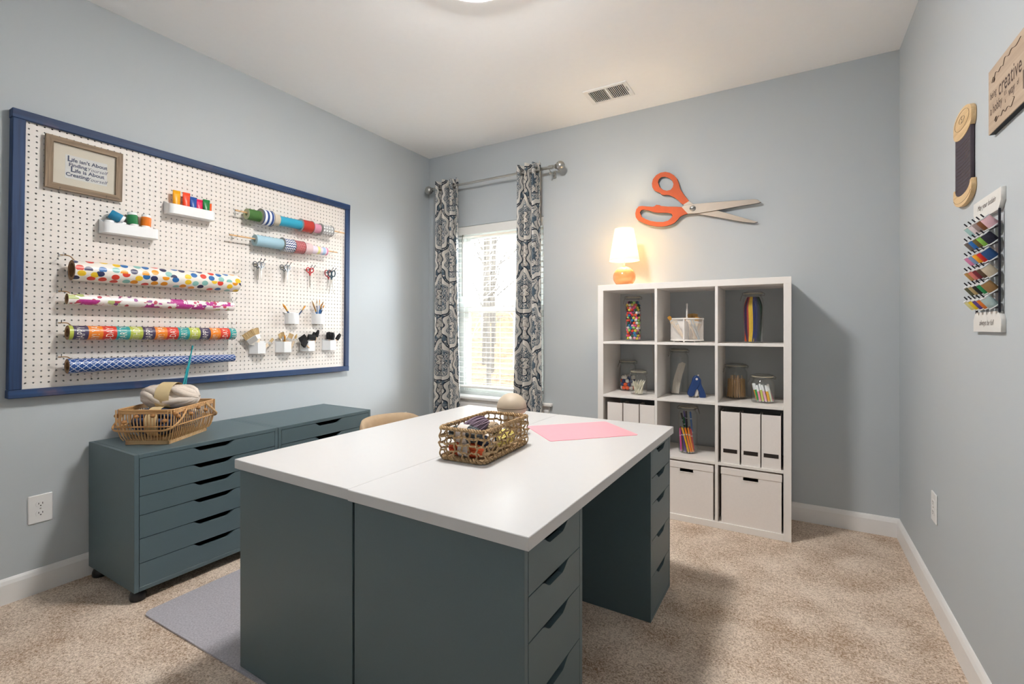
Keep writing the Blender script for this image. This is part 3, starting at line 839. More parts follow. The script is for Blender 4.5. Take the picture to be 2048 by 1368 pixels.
# clip-on bins and their paints
def bin_(label, y0, y1, z0):
    o = thing('wall_bin', label, 'bin', (BX + .001, (y0 + y1) / 2, z0), WL, 'white bins on the pegboard')
    w = (y1 - y0) / 2; d = .068; hb, hf = .068, .050; t = .0025; r = .022
    def outline(off):
        ww_ = w - off; dd = d - off; rr = r - off
        return [(-ww_, off)] + [(-ww_ + rr - rr * math.cos(a), dd - rr + rr * math.sin(a)) for a in [PI / 2 * i / 6 for i in range(7)]] + \
               [(ww_ - rr + rr * math.sin(a), dd - rr + rr * math.cos(a)) for a in [PI / 2 * i / 6 for i in range(7)]] + [(ww_, off)]
    po, pi_ = outline(0), outline(t)
    def top(p): return lerp(hb, hf, min(1, max(0, p[1] / (d * .75))))
    n = len(po); vs, fs = [], []
    for p, q in zip(po, pi_): vs += [(p[0], 0, p[1]), (p[0], top(p), p[1]), (q[0], top(p), q[1]), (q[0], t, q[1])]
    for i in range(n - 1):
        a, b = 4 * i, 4 * i + 4
        fs += [(a, b, b + 1, a + 1), (a + 1, b + 1, b + 2, a + 2), (a + 2, b + 2, b + 3, a + 3)]
    fs += [tuple(4 * i for i in range(n))[::-1], tuple(4 * i + 3 for i in range(n))]
    mb = MB().add(vs, fs); mb.box(-w, w, 0, hb, 0, t)
    mb.build('tray', M_WHITE, o)
bin_('white plastic bin clipped to the pegboard, holding round paint pots', -2.462, -2.232, 1.644)
bin_('white plastic bin clipped to the pegboard, holding upright paint tubes', -2.186, -1.952, 1.794)
POT = MB().lathe([(0, 0), (.021, 0), (.0225, .003), (.0225, .044), (.019, .048), (0, .048)], 20).mesh('jar')
CAP = MB().lathe([(.0195, .044), (.0195, .058), (.018, .060), (0, .060)], 20).mesh('cap')
def pot(colour, cname, loc, rot=None, where='standing on others in the pegboard bin'):
    o = thing('paint_pot', f'{cname} paint pot with a white cap {where}', 'paint pot', loc, rot)
    put('jar', POT.copy(), hexmat(colour), o); put('cap', CAP, M_WHITE, o)
for c, n, y in (('e8d9c6', 'cream', -2.431), ('27407c', 'dark blue', -2.383), ('f08a2c', 'pale orange', -2.330), ('f0cf45', 'yellow', -2.281)):
    pot(c, n, (.063, y, 1.6468), None, 'mostly sunk in the pegboard bin')
pot('1f83ad', 'turquoise blue', (.060, -2.428, 1.742), (math.radians(-117), 0, math.radians(-15)), 'lying tipped over in the pegboard bin')
pot('27804c', 'green', (.056, -2.333, 1.706), (math.radians(4), 0, 0))
pot('f07f1e', 'orange', (.056, -2.279, 1.7055), (math.radians(-4), 0, 0))
def tube_paint(colour, name, y, h, w=.0185, x=.055):
    o = thing('paint_tube', f'{name} paint tube standing in the pegboard bin', 'paint tube', (x, y, 1.797), Matrix.Rotation(.06, 3, 'Y') @ WL)
    secs = [(0, .010, .010), (.012, .010, .010), (.013, .016, .016), (.03, .0165, .0155), (h * .55, w * .95, .011), (h * .86, w, .004), (h * .88, w, .002), (h, w, .0012)]
    for nm, a, b, m in (('cap', 0, 2, M_WHITE), ('body', 2, 7, hexmat(colour)), ('crimp', 6, 8, mat(f'clear_{colour}', colour, .15, var=.25, vscale=60))):
        vs, fs = [], []; N = 18; ss = secs[a:b]
        for hh, rx, rz_ in ss:
            for i in range(N): vs.append((rx * math.cos(2 * PI * i / N), hh, rz_ * math.sin(2 * PI * i / N)))
        for k in range(len(ss) - 1):
            for i in range(N): fs.append((k * N + i, (k + 1) * N + i, (k + 1) * N + (i + 1) % N, k * N + (i + 1) % N))
        fs += [tuple(range(N)), tuple((len(ss) - 1) * N + i for i in range(N))[::-1]]
        MB().add(vs, fs).build(nm, m, o)
for a in (('f5a80c', 'golden yellow', -2.138, .128), ('ee4a28', 'vermilion red', -2.090, .128), ('1f4fa0', 'deep blue', -2.054, .112), ('e2225a', 'crimson pink', -2.024, .106), ('1b7a3d', 'green', -1.990, .112, .0185, .062), ('f0602a', 'orange', -1.968, .098, .014, .048)):
    tube_paint(*a)
# ------------------------------------------------------------------ ribbons on dowels
def uvmat(name, fn, rough=.45):
    n = NT(name).set(rough); u, v, _ = n.uv(); n.color(fn(n, u, v)); return n.m
ALONG = Matrix(((1, 0, 0), (0, 0, 1), (0, -1, 0)))      # local Z runs along world +Y, local X points into the room
CLEAR = m_glass('clear_hook', (.9, .92, .93), 1.6)
def dowel(label, y0, y1, z, x, tilt=0):
    t = MB().tube([(0, 0, 0), (0, 0, y1 - y0)], .0045, 10).build('dowel', M_DOWEL, None, loc=(x, y0, z), rot=Matrix.Rotation(tilt, 3, 'X') @ ALONG)
    tag(t, label, 'dowel', 'wooden dowels on the pegboard')
dowel('thin wooden dowel carrying seven ribbon spools on the pegboard', -1.838, -1.045, 1.880, .085)
dowel('thin wooden dowel carrying five ribbon spools on the pegboard', -1.872, -1.110, 1.730, .085)
def dowel_hook(label, y, z):
    o = thing('dowel_hook', label, 'hook', (BX, y, z), WL, 'clear hooks carrying the dowels')
    a = [(.0, -.0072 * math.cos(t) , .056 + .0095 * math.sin(t)) for t in [-PI * .95 + PI * 1.5 * i / 10 for i in range(11)]]
    MB().box(-.006, .006, -.02, .02, 0, .003, .001).tube([(0, -.008, .002), (0, -.008, .045), (0, -.0085, .052), (0, -.004, .0635), (0, .008, .066)], .003, 8).build('arm', CLEAR, o)
for lab, y, z in (('clear hook at the spool-free end of the upper ribbon dowel', -1.81, 1.880), ('clear hook at the dotted-ribbon end of the upper dowel', -1.10, 1.880),
                  ('clear hook at the bare wooden end of the lower ribbon dowel', -1.83, 1.730), ('clear hook at the pastel-ribbon end of the lower dowel', -1.15, 1.730)):
    dowel_hook(lab, y, z)
def spool(label, y0, y1, z, R, m, face='b9b6ad', flange=.0, hole_=.012, rim=None, clear=False):
    L = y1 - y0; x = .085
    zc = z - hole_ + .0045
    o = thing('ribbon_spool', label, 'ribbon spool', (x, y0, zc), ALONG)
    MB().lathe([(R, .0015), (R, L - .0015)], 36).build('ribbon', m, o)
    fl = MB()
    for a in (0, L - .0015):
        fl.lathe([(hole_, a), (R + flange, a), (R + flange, a + .0015), (hole_, a + .0015), (hole_, a)], 36)
    fl.lathe([(hole_, 0), (hole_, L)], 20)
    fl.build('spool_core', mat(f'spool_{face}', face, .6, var=.05), o)
    if rim:
        for a in (.0007, L - .0007):
            MB().lathe([(R + flange + .0004, a - .001), (R + flange + .0008, a), (R + flange + .0004, a + .001)], 36).build('spool_rim', hexmat(rim), o)
zz = 1.880
spool('green twine spool on the upper pegboard dowel', -1.772, -1.690, zz, .033, hexmat('3f6b2e', 'thread'), 'a9b28f')
spool('wide blue and white striped ribbon spool on the upper dowel', -1.688, -1.618, zz, .047, uvmat('stripe_ribbon', lambda n, u, v: n.mix((((u / .028) + .22).frac() < .5), lin('eef0f4'), lin('2a4a8a'))), 'b2b2ae', .003, rim='3a3a40')
spool('natural beige lace ribbon spool on the upper dowel', -1.617, -1.570, zz, .036, mat('lace', 'c9bfac', .9, var=.3, vscale=400), 'b79b74')
spool('long turquoise ribbon roll on the upper dowel', -1.569, -1.410, zz, .031, mat('turquoise_satin', '2f9fc0', .25), '7aa9b8')
spool('red ribbon spool on the upper dowel', -1.409, -1.325, zz, .040, mat('red_satin', 'b83830', .25), 'b2b2ae', .003, rim='3a2a2a')
spool('pale pink ribbon roll on the upper dowel', -1.324, -1.262, zz, .031, mat('pink_sheer', 'd994ac', .4, var=.15, vscale=40), 'c8b6b4')
def dots(c0, c1, p, r):
    def fn(n, u, v):
        a = (u / p); b = (v / p)
        s = (b.floor().mod(2.0)) * .5
        du = ((a + s).frac() - .5); dv = b.frac() - .5
        return n.mix((du * du + dv * dv) < (r * r), lin(c0), lin(c1))
    return fn
spool('silver grey ribbon spool with white dots on the upper dowel', -1.255, -1.165, zz, .037, uvmat('grey_dot_ribbon', dots('a9a9a9', 'eeeeee', .021, .31)), 'b2b2ae', .003, rim='77777a')
zz = 1.730
spool('pale blue tulle roll on the lower pegboard dowel', -1.722, -1.545, zz, .034, mat('pale_tulle', '9fc2d2', .8, var=.06, vscale=300), '8fb0be')
def chev(n, u, v):
    w = (((v / .016).frac() - .5).abs() * .9 + u / .0155).frac()
    return n.mix(w < .5, lin('eef0f2'), lin('26427e'))
def chev2(n, u, v):
    w = (((u / .016).frac() - .5).abs() * .9 + v / .0165).frac()
    return n.mix(w < .5, lin('eef0f2'), lin('26427e'))
spool('navy and white zigzag ribbon spool on the lower dowel', -1.543, -1.466, zz, .042, uvmat('zigzag_ribbon', chev2), 'b2b2ae', .003, rim='33363f')
spool('dark red ribbon spool with tiny white dots on the lower dowel', -1.465, -1.392, zz, .042, uvmat('red_dot_ribbon', dots('a02c38', 'e8c4c4', .0075, .26)), '8a2a33', .001, rim='5a2026')
spool('pale pink satin ribbon spool on the lower dowel', -1.391, -1.335, zz, .038, mat('blush_satin', 'ddc3c6', .35), 'd3b9bb')
def pastel(n, u, v):
    c = n.mix((u > .045) * (u < .066), lin('e6d6e4'), lin('e3dd96'))
    c = n.mix((u > .085) * (u < .108), c, lin('a9c3e2'))
    return n.mix(u > .116, c, lin('e58cb0'))
spool('slim pastel multicoloured tulle roll on the lower dowel', -1.334, -1.205, zz, .027, uvmat('pastel_tulle', pastel, .6), 'd79ab8')
# ------------------------------------------------------------------ wrapping paper rolls
def roll(label, y0, y1, z0, z1, r0, r1, m, x, core=.6):
    L = math.hypot(y1 - y0, z1 - z0)
    o = thing('paper_roll', label, 'wrapping paper', (x, y0, z0), Matrix.Rotation(math.atan2(z1 - z0, y1 - y0), 3, 'X') @ ALONG)
    MB().lathe([(r0, 0), (lerp(r0, r1, .5), L * .5), (r1, L)], 48).build('paper', m, o)
    for a, r, s_ in ((0, r0, 1), (L, r1, -1)):
        MB().lathe([(r * .995, a + s_ * .0004), (r * core, a + s_ * .0004), (r * core * .98, a + s_ * .06)], 32, cap1=True).build('cardboard_core', M_KRAFT, o)
    return o, L
def polka(n, u, v):
    vo = n.node('ShaderNodeTexVoronoi', voronoi_dimensions='2D'); vo.inputs['Scale'].default_value = 1.0; vo.inputs['Randomness'].default_value = .62
    n.link(n.vec(u / .044, v / .041), vo.inputs['Vector'])
    rs = n.node('ShaderNodeSeparateColor'); n.link(vo.outputs['Color'], rs.inputs[0])
    h = X(n.nt, rs.outputs[0]); d = X(n.nt, vo.outputs['Distance'])
    c = n.mix(h > .17, lin('2c3058'), lin('e89618'))
    for t, k in ((.34, '1f66a8'), (.5, 'd8402f'), (.67, '86bcb6'), (.83, 'ecc22c')): c = n.mix(h > t, c, lin(k))
    return n.mix(d < .36, lin('ece6de'), c)
roll('thick white wrapping paper roll with large multicoloured dots', -2.578, -1.832, 1.450, 1.447, .046, .050, uvmat('dot_paper', polka, .35), .083, .7)
def floral(n, u, v):
    q = n.vec(u, v)
    def vor(scale, rnd, seed):
        vo = n.node('ShaderNodeTexVoronoi', voronoi_dimensions='3D'); vo.inputs['Scale'].default_value = scale; vo.inputs['Randomness'].default_value = rnd
        n.link(n.vec(u, v, seed), vo.inputs['Vector'])
        return X(n.nt, vo.outputs['Distance'])
    wob = (n.noise(q, 60, 3) - .5)
    c = n.mix((vor(13, 1, .3) + wob * .5) < .34, lin('f2edea'), lin('b9c57e'))
    c = n.mix((vor(34, 1, 1.7) + wob * .3) < .32, c, lin('c04a5c'))
    c = n.mix((vor(20, 1, 2.9) + wob * .4) < .19, c, lin('8a3f86'))
    ped = (n.noise(n.vec(u, v, 5.0), 140, 1) - .5) * .35
    return n.mix((vor(9.5, .8, 4.1) + wob * .55 + ped * .3) < .40, c, n.mix(n.noise(q, 90, 2), lin('9d1d78'), lin('d650a8')))
roll('slim white wrapping paper roll with magenta flowers', -2.593, -1.850, 1.318, 1.310, .0245, .0255, uvmat('floral_paper', floral, .35), .078)
def blocks(n, u, v):
    k = ((u - .014) / .0535).floor().mod(5.0)
    c = n.mix(k > .5, lin('443a58'), lin('e78323'))
    for t, q in ((1.5, 'd33a26'), (2.5, '2f9a9a'), (3.5, 'b4bf4e')): c = n.mix(k > t, c, lin(q))
    return n.mix(u < .014, c, lin('b4bf4e'))
ro, L3 = roll('wrapping paper roll with bright colour blocks and white birthday lettering', -2.593, -1.848, 1.1645, 1.150, .0325, .0335, uvmat('birthday_paper', blocks, .35), .084)
bm = bmesh.new()
words = ['HAPPY H', 'YAY! YAY!', 'B-DAY', 'PARTY!', 'BIRTHDAY']
for k in range(14):
    me = text(words[k % 5], .040, sx=.62, bold=-.0002, spacing=1.05)
    a0 = .014 + .0535 * k; rr = lerp(.0325, .0335, a0 / L3) + .0004
    for vtx in me.vertices:
        th = -vtx.co.x / rr + .25 * ((k * 7) % 5 - 2) * .4; ax = a0 + .0268 - vtx.co.y * 1.05
        vtx.co = (rr * math.cos(th), rr * math.sin(th), ax)
    bm.from_mesh(me); bpy.data.meshes.remove(me)
lm = bpy.data.meshes.new('lettering'); bm.to_mesh(lm); bm.free()
put('lettering', lm, M_INKW, ro)['kind'] = 'stuff'
def trellis(n, u, v):
    P, Q = .0285, .0262
    a = u / P + v / Q; b = u / P - v / Q
    wav = (u * (4 * PI / P)).sin() * (v * (4 * PI / Q)).sin() * .09
    la = ((a + wav).frac() - .5).abs(); lb = ((b - wav).frac() - .5).abs()
    return n.mix((la > .43).max(lb > .43), lin('1f4a8c'), lin('e6eaf0'))
roll('blue wrapping paper roll with a white trellis pattern', -2.593, -1.845, 1.012, 1.009, .0335, .0205, uvmat('trellis_paper', trellis, .35), .082)
for nm, yl, yr, z in (('thick dotted', -2.605, -1.815, 1.512), ('floral', -2.612, -1.832, 1.348), ('birthday', -2.612, -1.830, 1.206), ('blue trellis', -2.612, -1.828, 1.052)):
    hook(f'small steel hook carrying the {nm} paper roll, at its twine end', yl, z, .052, .016, grp=None)
    hook(f'small steel hook carrying the {nm} paper roll, at the end towards the scissors', yr, z, .052, .016, grp=None)
    t = MB().tube(curve_pts([(.078, yl - .010, z + .003), (.08, yl + .02, z + .002), (.082, yl + .034, z - .012), (.082, yl + .05, z - .03), (.082, yl + .09, z - .045)], 5), .0024, 6).build('twine', mat('twine', '9a7a55', .95, var=.25, vscale=500, bump=.5))
    tag(t, f'short brown twine tied through the {nm} paper roll', 'twine')
# ------------------------------------------------------------------ scissors on the pegboard
M_BLADE = mat('scissor_steel', '97928b', .42, .9)
def ring(cx, cy, rx, ry, n=20, a=0.0):
    return [(cx + rx * math.cos(t) * math.cos(a) - ry * math.sin(t) * math.sin(a), cy + rx * math.cos(t) * math.sin(a) + ry * math.sin(t) * math.cos(a)) for t in [2 * PI * i / n for i in range(n)]]
def scissors(label, x, y, z, handle, L, spread, rw_=.0105, rh=.015, thick=.0035, hand_m=None, twist=0.0, group=None):
    """Hangs from its finger rings; local origin at the rings' top."""
    o = thing('scissors', label, 'scissors', (x, y, z), WL @ Matrix.Rotation(twist, 3, 'Y'), group)
    hm = hand_m or hexmat(handle)
    for s in (-1, 1):
        px = s * (rw_ + .002)
        outer = ring(px, -rh, rw_ + .0028, rh + .0028, 22, -s * .15); inner = ring(px, -rh, rw_ - .001, rh - .001, 18, -s * .15)
        put('handle', shape('handle', [outer, inner], thick, .0008), hm, o, (0, 0, s * .0012))
        MB().prism([(s * .006, -2 * rh + .004), (s * .014, -2 * rh + .005), (s * -.002, -2 * rh - .024), (s * -.007, -2 * rh - .020)][::s], 0, thick, Matrix.Translation((0, 0, s * .0012))).build('shank', hm, o, smooth=False)
        t = s * spread; b0 = -2 * rh - .018
        w0 = .0055
        MB().prism([(s * -.007, b0 + .003), (s * .003, b0 + .003), (-t * L + .0012, b0 - L), (-t * L - .0012, b0 - L), (-s * w0 - t * .2 * L, b0 - L * .35)][::s], .0004, .0022, Matrix.Translation((0, 0, s * .0012))).build('blade', M_BLADE, o, smooth=False)
    MB().lathe([(0, .0055), (.0035, .005), (.0035, 0)], 12, Matrix.Translation((0, -2 * rh - .018, 0))).build('pivot', M_STEEL, o)
M_GREYH = mat('grey_scissor_handle', '6f7276', .35, .4)
for y, nm in ((-1.681, 'twine-spool'), (-1.502, 'pale tulle')):
    g = 'grey scissors in pairs on the pegboard'
    scissors('small all-metal grey scissors sharing a pegboard hook with another pair', .060, y - .006, 1.595, None, .062, .06, .011, .015, .003, M_GREYH, -.35, g)
    scissors('small all-metal grey scissors sharing a pegboard hook with another pair', .075, y + .006, 1.594, None, .062, .05, .011, .015, .003, M_GREYH, .30, g)
scissors('red-handled scissors hanging on the pegboard', .066, -1.322, 1.596, 'c8262e', .085, .03, .0115, .015, .006)
scissors('scissors with dark teal handles hanging open on the pegboard', .072, -1.150, 1.597, '1f4d5e', .100, .20, .0135, .022, .007)
scissors('scissors with red and teal handles hanging behind a dark teal pair', .052, -1.160, 1.596, 'a8343c', .085, .16, .013, .021, .006)
for y, nm in ((-1.681, 'two grey scissors below the green twine spool'), (-1.502, 'two grey scissors below the pale blue tulle'), (-1.322, 'red-handled scissors'), (-1.150, 'dark teal scissors')):
    o = thing('double_hook', f'double-pronged dark wire hook holding the {nm}', 'hook', (BX, y, 1.583), WL)
    for s in (-1, 1):
        MB().tube([(s * .010, 0, 0), (s * .010, 0, .012), (s * .011, .002, .045), (s * .011, .010, .062), (s * .012, .026, .078)], .0016, 6).ball((s * .012, .027, .079), .0034, 8, 6).build('prong', M_BLACKM, o)
    MB().box(-.014, .014, -.006, .006, 0, .0025).build('plate', M_STEEL, o, smooth=False)
# ------------------------------------------------------------------ cups with brushes
def cup(name, label, y0, y1, z0, z1, hexa, group):
    o = thing(name, label, 'cup', (BX, (y0 + y1) / 2, z0), WL, group)
    w = (y1 - y0) / 2; h = z1 - z0; t = .002
    def outline(k):
        ww_ = w - k
        if hexa: return [(-ww_, 0), (-ww_, .012), (-ww_ * .48, .056 - k), (ww_ * .48, .056 - k), (ww_, .012), (ww_, 0)]
        return [(-ww_, 0)] + [(-ww_ * math.cos(a), .028 + (.028 - k) * math.sin(a)) for a in [PI * i / 14 for i in range(15)]] + [(ww_, 0)]
    po, pi_ = outline(0), outline(t); n = len(po); vs, fs = [], []
    for p, q in zip(po, pi_): vs += [(p[0], 0, p[1] + .001), (p[0], h, p[1] + .001), (q[0], h, q[1] + .001), (q[0], t, q[1] + .001)]
    for i in range(n):
        a, b = 4 * i, 4 * ((i + 1) % n)
        fs += [(a, b, b + 1, a + 1), (a + 1, b + 1, b + 2, a + 2), (a + 2, b + 2, b + 3, a + 3)]
    fs += [tuple(4 * i for i in range(n))[::-1], tuple(4 * i + 3 for i in range(n))]
    MB().add(vs, fs).build('cup_wall', M_WHITE, o, angle=30)
    MB().box(-w, w, 0, h + .006, 0, .0015).build('back_plate', M_WHITE, o, smooth=False)
cup('round_cup', 'small rounded white cup on the pegboard with two artist brushes', -1.484, -1.404, 1.212, 1.283, False, 'rounded cups')
cup('round_cup', 'small rounded white cup on the pegboard full of blue-handled artist brushes', -1.280, -1.195, 1.212, 1.283, False, 'rounded cups')
for lab, y0, y1 in (('faceted white cup on the pegboard with two wide bristle brushes', -1.728, -1.622), ('faceted white cup on the pegboard with mixed bristle brushes', -1.552, -1.446),
                    ('faceted white cup on the pegboard with wide black foam brushes', -1.374, -1.268), ('faceted white cup on the pegboard beside the frame, with narrow black foam brushes', -1.196, -1.092)):
    cup('faceted_cup', lab, y0, y1, 1.026, 1.096, True, 'faceted cups')
M_FERR = mat('ferrule_steel', 'dededc', .35, .7); M_FERG = mat('ferrule_brass', 'c99b4a', .3, .9)
def artbrush(label, base, d, L, hm, br, brl, r=.003, flat=.5, ferr=None, group=None):
    o = thing('artist_brush', label, 'paintbrush', base, up_to(d), group)
    MB().tube([(0, 0, 0), (0, 0, L * .4), (0, 0, L)], [r * .8, r * 1.25, r], 8).build('handle', hm, o)
    MB().tube([(0, 0, L - .001), (0, 0, L + .018)], [r * 1.05, r * 1.15], 8, flat=.8).build('ferrule', ferr or M_FERR, o)
    MB().tube([(0, 0, L + .017), (0, 0, L + .017 + brl * .5), (0, 0, L + .017 + brl)], [r * 1.1, r * 1.5, r * .3], 8, flat=flat).build('bristles', br, o)
B_NAVY = hexmat('1c3f66'); B_BLUE = hexmat('2a6ca8'); BR_Y = mat('golden_bristle', 'e0962a', .8, var=.25, vscale=300); BR_B = mat('brown_bristle', 'a8804a', .85, var=.25, vscale=300)
artbrush('artist brush with thick golden bristles and navy handle leaning out of a rounded cup', (.050, -1.425, 1.220), (.10, -.62, .78), .098, B_NAVY, BR_Y, .042, .0056, .8, M_FERG)
artbrush('artist brush with a round golden tip and dark handle leaning out of a rounded cup', (.052, -1.440, 1.220), (.08, .60, .80), .106, B_NAVY, BR_Y, .024, .0036, 1.0, M_FERG)
gs = 'blue handled brushes in one cup'
artbrush('artist brush with long brown bristles leaning hard out of the crowded rounded cup', (.050, -1.226, 1.220), (.12, -.46, .85), .090, B_BLUE, BR_B, .068, .0048, .6, M_FERG)
for k, (dy, L, br, rr) in enumerate(((-.05, .105, BR_B, .002), (.04, .11, BR_Y, .0018), (.16, .095, BR_B, .002), (.30, .085, BR_Y, .0036), (.42, .082, BR_Y, .0030), (.25, .10, BR_B, .002))):
    artbrush('slim blue-handled artist brush standing in the crowded rounded cup', (.045 + .006 * (k % 3), -1.240 - .003 * k, 1.220), (.06 * ((k % 3) - 1) + .05, dy, 1), L + .014, (B_NAVY, B_BLUE)[k % 2], br, .026, rr * 1.15, .7, M_FERG if k % 2 else M_FERR, gs)
M_HAIR = m_wood('boar_bristle', 'a98a5b', 'd3b98c', 1, .9, 3); M_PALEW = m_wood('pale_brush_wood', 'd9c0a0', 'eedcc2', 1, .6, 1)
def chipbrush(label, base, d, face, w, hl, bl, m_h=M_PALEW, th=.009, ferr=M_FERR):
    """Flat household brush: local Y along the brush, X across the bristles, Z through its thickness."""
    Yv = Vector(d).normalized(); Zv = Vector(face); Zv = (Zv - Yv * Zv.dot(Yv)).normalized(); Xv = Yv.cross(Zv)
    o = thing('flat_brush', label, 'paintbrush', base, Matrix((Xv, Yv, Zv)).transposed())
    pr = [(-.006, 0), (.006, 0), (.008, hl * .35), (.006, hl * .6), (.010, hl * .8), (w * .48, hl), (-w * .48, hl), (-.010, hl * .8), (-.006, hl * .6), (-.008, hl * .35)]
    put('handle', shape('handle', [pr], th * .7, .001), m_h, o, (0, 0, -th * .35))
    fl_ = max(.016, w * .55)
    MB().box(-w / 2, w / 2, hl - .004, hl + fl_, -th * .55, th * .55, .001).build('ferrule', ferr, o)
    b = MB(); n = max(6, int(w / .003)); yb = hl + fl_ - .001
    for i in range(n):
        x = -w / 2 + w * (i + .5) / n; sp = 1.12 + .08 * random.random()
        b.tube([(x, yb, 0), (x * sp + .001 * random.uniform(-1, 1), yb + bl * random.uniform(.93, 1.0), random.uniform(-.002, .002))], [w / n * .75, w / n * .62], 5, flat=th * .5 / (w / n * .75))
    bb = b.build('bristles', M_HAIR, o); bb['kind'] = 'stuff'
chipbrush('wide bristle brush with a bright steel ferrule leaning out of a faceted cup', (.060, -1.672, 1.035), (.12, -.68, .95), (1, -.25, 0), .060, .080, .044, mat('white_brush_handle', 'eae4dc', .5))
chipbrush('medium bristle brush with pale wooden handle in the faceted cup of wide brushes', (.052, -1.664, 1.035), (.02, -.26, 1), (1, .2, 0), .044, .088, .042)
chipbrush('narrow thin brush with pale bristles leaning towards the mixed brush cup', (.062, -1.662, 1.040), (.05, .72, .75), (1, 0, 0), .012, .062, .030)
chipbrush('rounded brown bristle brush leaning from the mixed faceted cup', (.056, -1.488, 1.035), (.08, -.46, .95), (1, .3, 0), .028, .078, .036)
chipbrush('narrow brush with long pale handle in the mixed faceted cup', (.062, -1.500, 1.035), (.06, -.22, 1), (1, -.5, 0), .015, .080, .030, m_wood('tan_handle', 'b98a56', 'd9ae78', 1))
chipbrush('short brown bristle brush at the foam-brush side of the mixed cup', (.056, -1.506, 1.035), (.05, .42, .95), (1, -.2, 0), .026, .074, .034)
artbrush('round amber bristle brush tip down in the mixed faceted cup', (.066, -1.505, 1.036), (.10, -.10, 1), .062, M_PALEW, BR_Y, .026, .0048, .8, M_FERG)
artbrush('fat pale mop brush standing beside the foam brushes in the mixed cup', (.062, -1.468, 1.036), (.12, .35, .9), .066, M_PALEW, mat('pale_mop', 'c9ac76', .9, var=.2, vscale=300), .034, .006, .8)
M_FOAM = mat('black_foam', '1b1b1d', .95, var=.3, vscale=600, bump=.6, bscale=1200)
def foambrush(label, base, d, face, w, hl, fl, group):
    Yv = Vector(d).normalized(); Zv = Vector(face); Zv = (Zv - Yv * Zv.dot(Yv)).normalized(); Xv = Yv.cross(Zv)
    o = thing('foam_brush', label, 'foam brush', base, Matrix((Xv, Yv, Zv)).transposed(), group)
    MB().tube([(0, 0, 0), (0, hl + .008, 0)], .004, 8).build('handle', M_DOWEL, o)
    MB().prism([(-.008, 0), (.008, 0), (.008, fl * .6), (.001, fl), (-.001, fl), (-.008, fl * .6)], -w / 2, w / 2, Matrix(((0, 0, 1, 0), (0, 1, 0, hl), (1, 0, 0, 0), (0, 0, 0, 1)))).build('foam_head', M_FOAM, o, smooth=False)
g1, g2 = 'wide foam brushes in one cup', 'narrow foam brushes in one cup'
foambrush('wide black foam brush leaning towards the mixed bristle brushes', (.060, -1.316, 1.034), (.10, -.62, .80), (1, -.3, 0), .050, .072, .050, None)
foambrush('wide black foam brush drooping over the rim of its faceted cup', (.078, -1.322, 1.036), (.25, -.85, .62), (1, -.1, .2), .046, .062, .046, None)
foambrush('wide black foam brush standing square and upright in its faceted cup', (.066, -1.318, 1.034), (.04, .10, 1), (1, .1, 0), .062, .068, .038, None)
foambrush('black foam brush standing behind the square upright foam brush', (.048, -1.300, 1.034), (.02, .26, 1), (1, .4, 0), .034, .078, .046, None)
foambrush('narrow black foam brush with its pale handle showing above the cup rim', (.056, -1.292, 1.034), (.05, .30, 1), (.2, 1, 0), .022, .092, .050, None)
for k, (dy, a, w) in enumerate(((-.12, .3, .040), (.02, -.2, .036), (.12, .6, .030))):
    foambrush('black foam brush bunched in the faceted cup beside the frame', (.052 + .009 * k, -1.144 - .004 * k, 1.034), (.05 * k, dy, 1), (1, a, 0), w, .072 - .003 * k, .050, g2)
foambrush('narrow black foam brush leaning out over the pegboard frame', (.066, -1.150, 1.034), (.06, .62, .85), (1, .1, 0), .022, .082, .050, None)
# ------------------------------------------------------------------ yarn
def skein(name, label, loc, rot, L, R, sr, n, colours, band=None, band_w=.35, group=None, squash=1.0, text_=None, twist=.35, core_m=None):
    """A skein: strands running lengthwise over a fat bundle, local X along it."""
    rd = random.Random(hash(label) % 999 if False else len(label) * 7 + n)
    o = thing(name, label, 'yarn', loc, rot, group)
    core = MB().lathe([(R * (.82 if sr < .006 else .70) * math.sqrt(max(0, 1 - t * t)) ** .8, t * L * .47) for t in [-1 + 2 * i / 16 for i in range(17)]], 20, Matrix.Rotation(PI / 2, 4, 'Y'), sy=1, sx=squash)
    core.build('core', core_m or colours[0], o, angle=180)
    mbs = [MB() for _ in colours]
    for k in range(n):
        ph = 2 * PI * k / n + rd.uniform(-.5, .5) * 2 * PI / n
        tw = rd.uniform(-1, 1) * twist; q = rd.uniform(.90, 1.02) if sr < .014 else rd.uniform(.86, 1.06)
        pts = []
        for i in range(15):
            t = -1 + 2 * i / 14
            p = ph + tw * t
            rr = (R - sr) * q * (max(0.0, 1 - abs(t) ** 3.2)) ** .5 * (.86 + .14 * (1 - t * t)) * (1 + .10 * (sr > .012) * math.sin(k * 2.4 + t * 3))
            pts.append((t * (L / 2 - sr), rr * math.cos(p), rr * math.sin(p) * squash))
        mbs[k % len(colours)].tube(pts, sr, 6)
    for i, (b, m) in enumerate(zip(mbs, colours)):
        y = b.build('strands', m, o, angle=180); y['kind'] = 'stuff'
    if band:
        w = L * band_w / 2
        bb = MB().lathe([(R * 1.025, -w), (R * 1.04, 0), (R * 1.025, w)], 32, Matrix.Rotation(PI / 2, 4, 'Y'), sx=squash).build('label_band', band, o, angle=180)
        if text_:
            bm = bmesh.new()
            for tx, size, along, th0 in text_:
                me = text(tx, size)
                for vv in me.vertices:
                    th = th0 + vv.co.x / R; vv.co = (along - vv.co.y, R * 1.05 * math.cos(th), R * 1.05 * math.sin(th) * squash)
                bm.from_mesh(me); bpy.data.meshes.remove(me)
            lm_ = bpy.data.meshes.new('lettering'); bm.to_mesh(lm_); bm.free(); put('lettering', lm_, mat('label_ink', '4a4237', .8), bb)['kind'] = 'stuff'
    return o
def wool(c): return hexmat(c, 'wool')
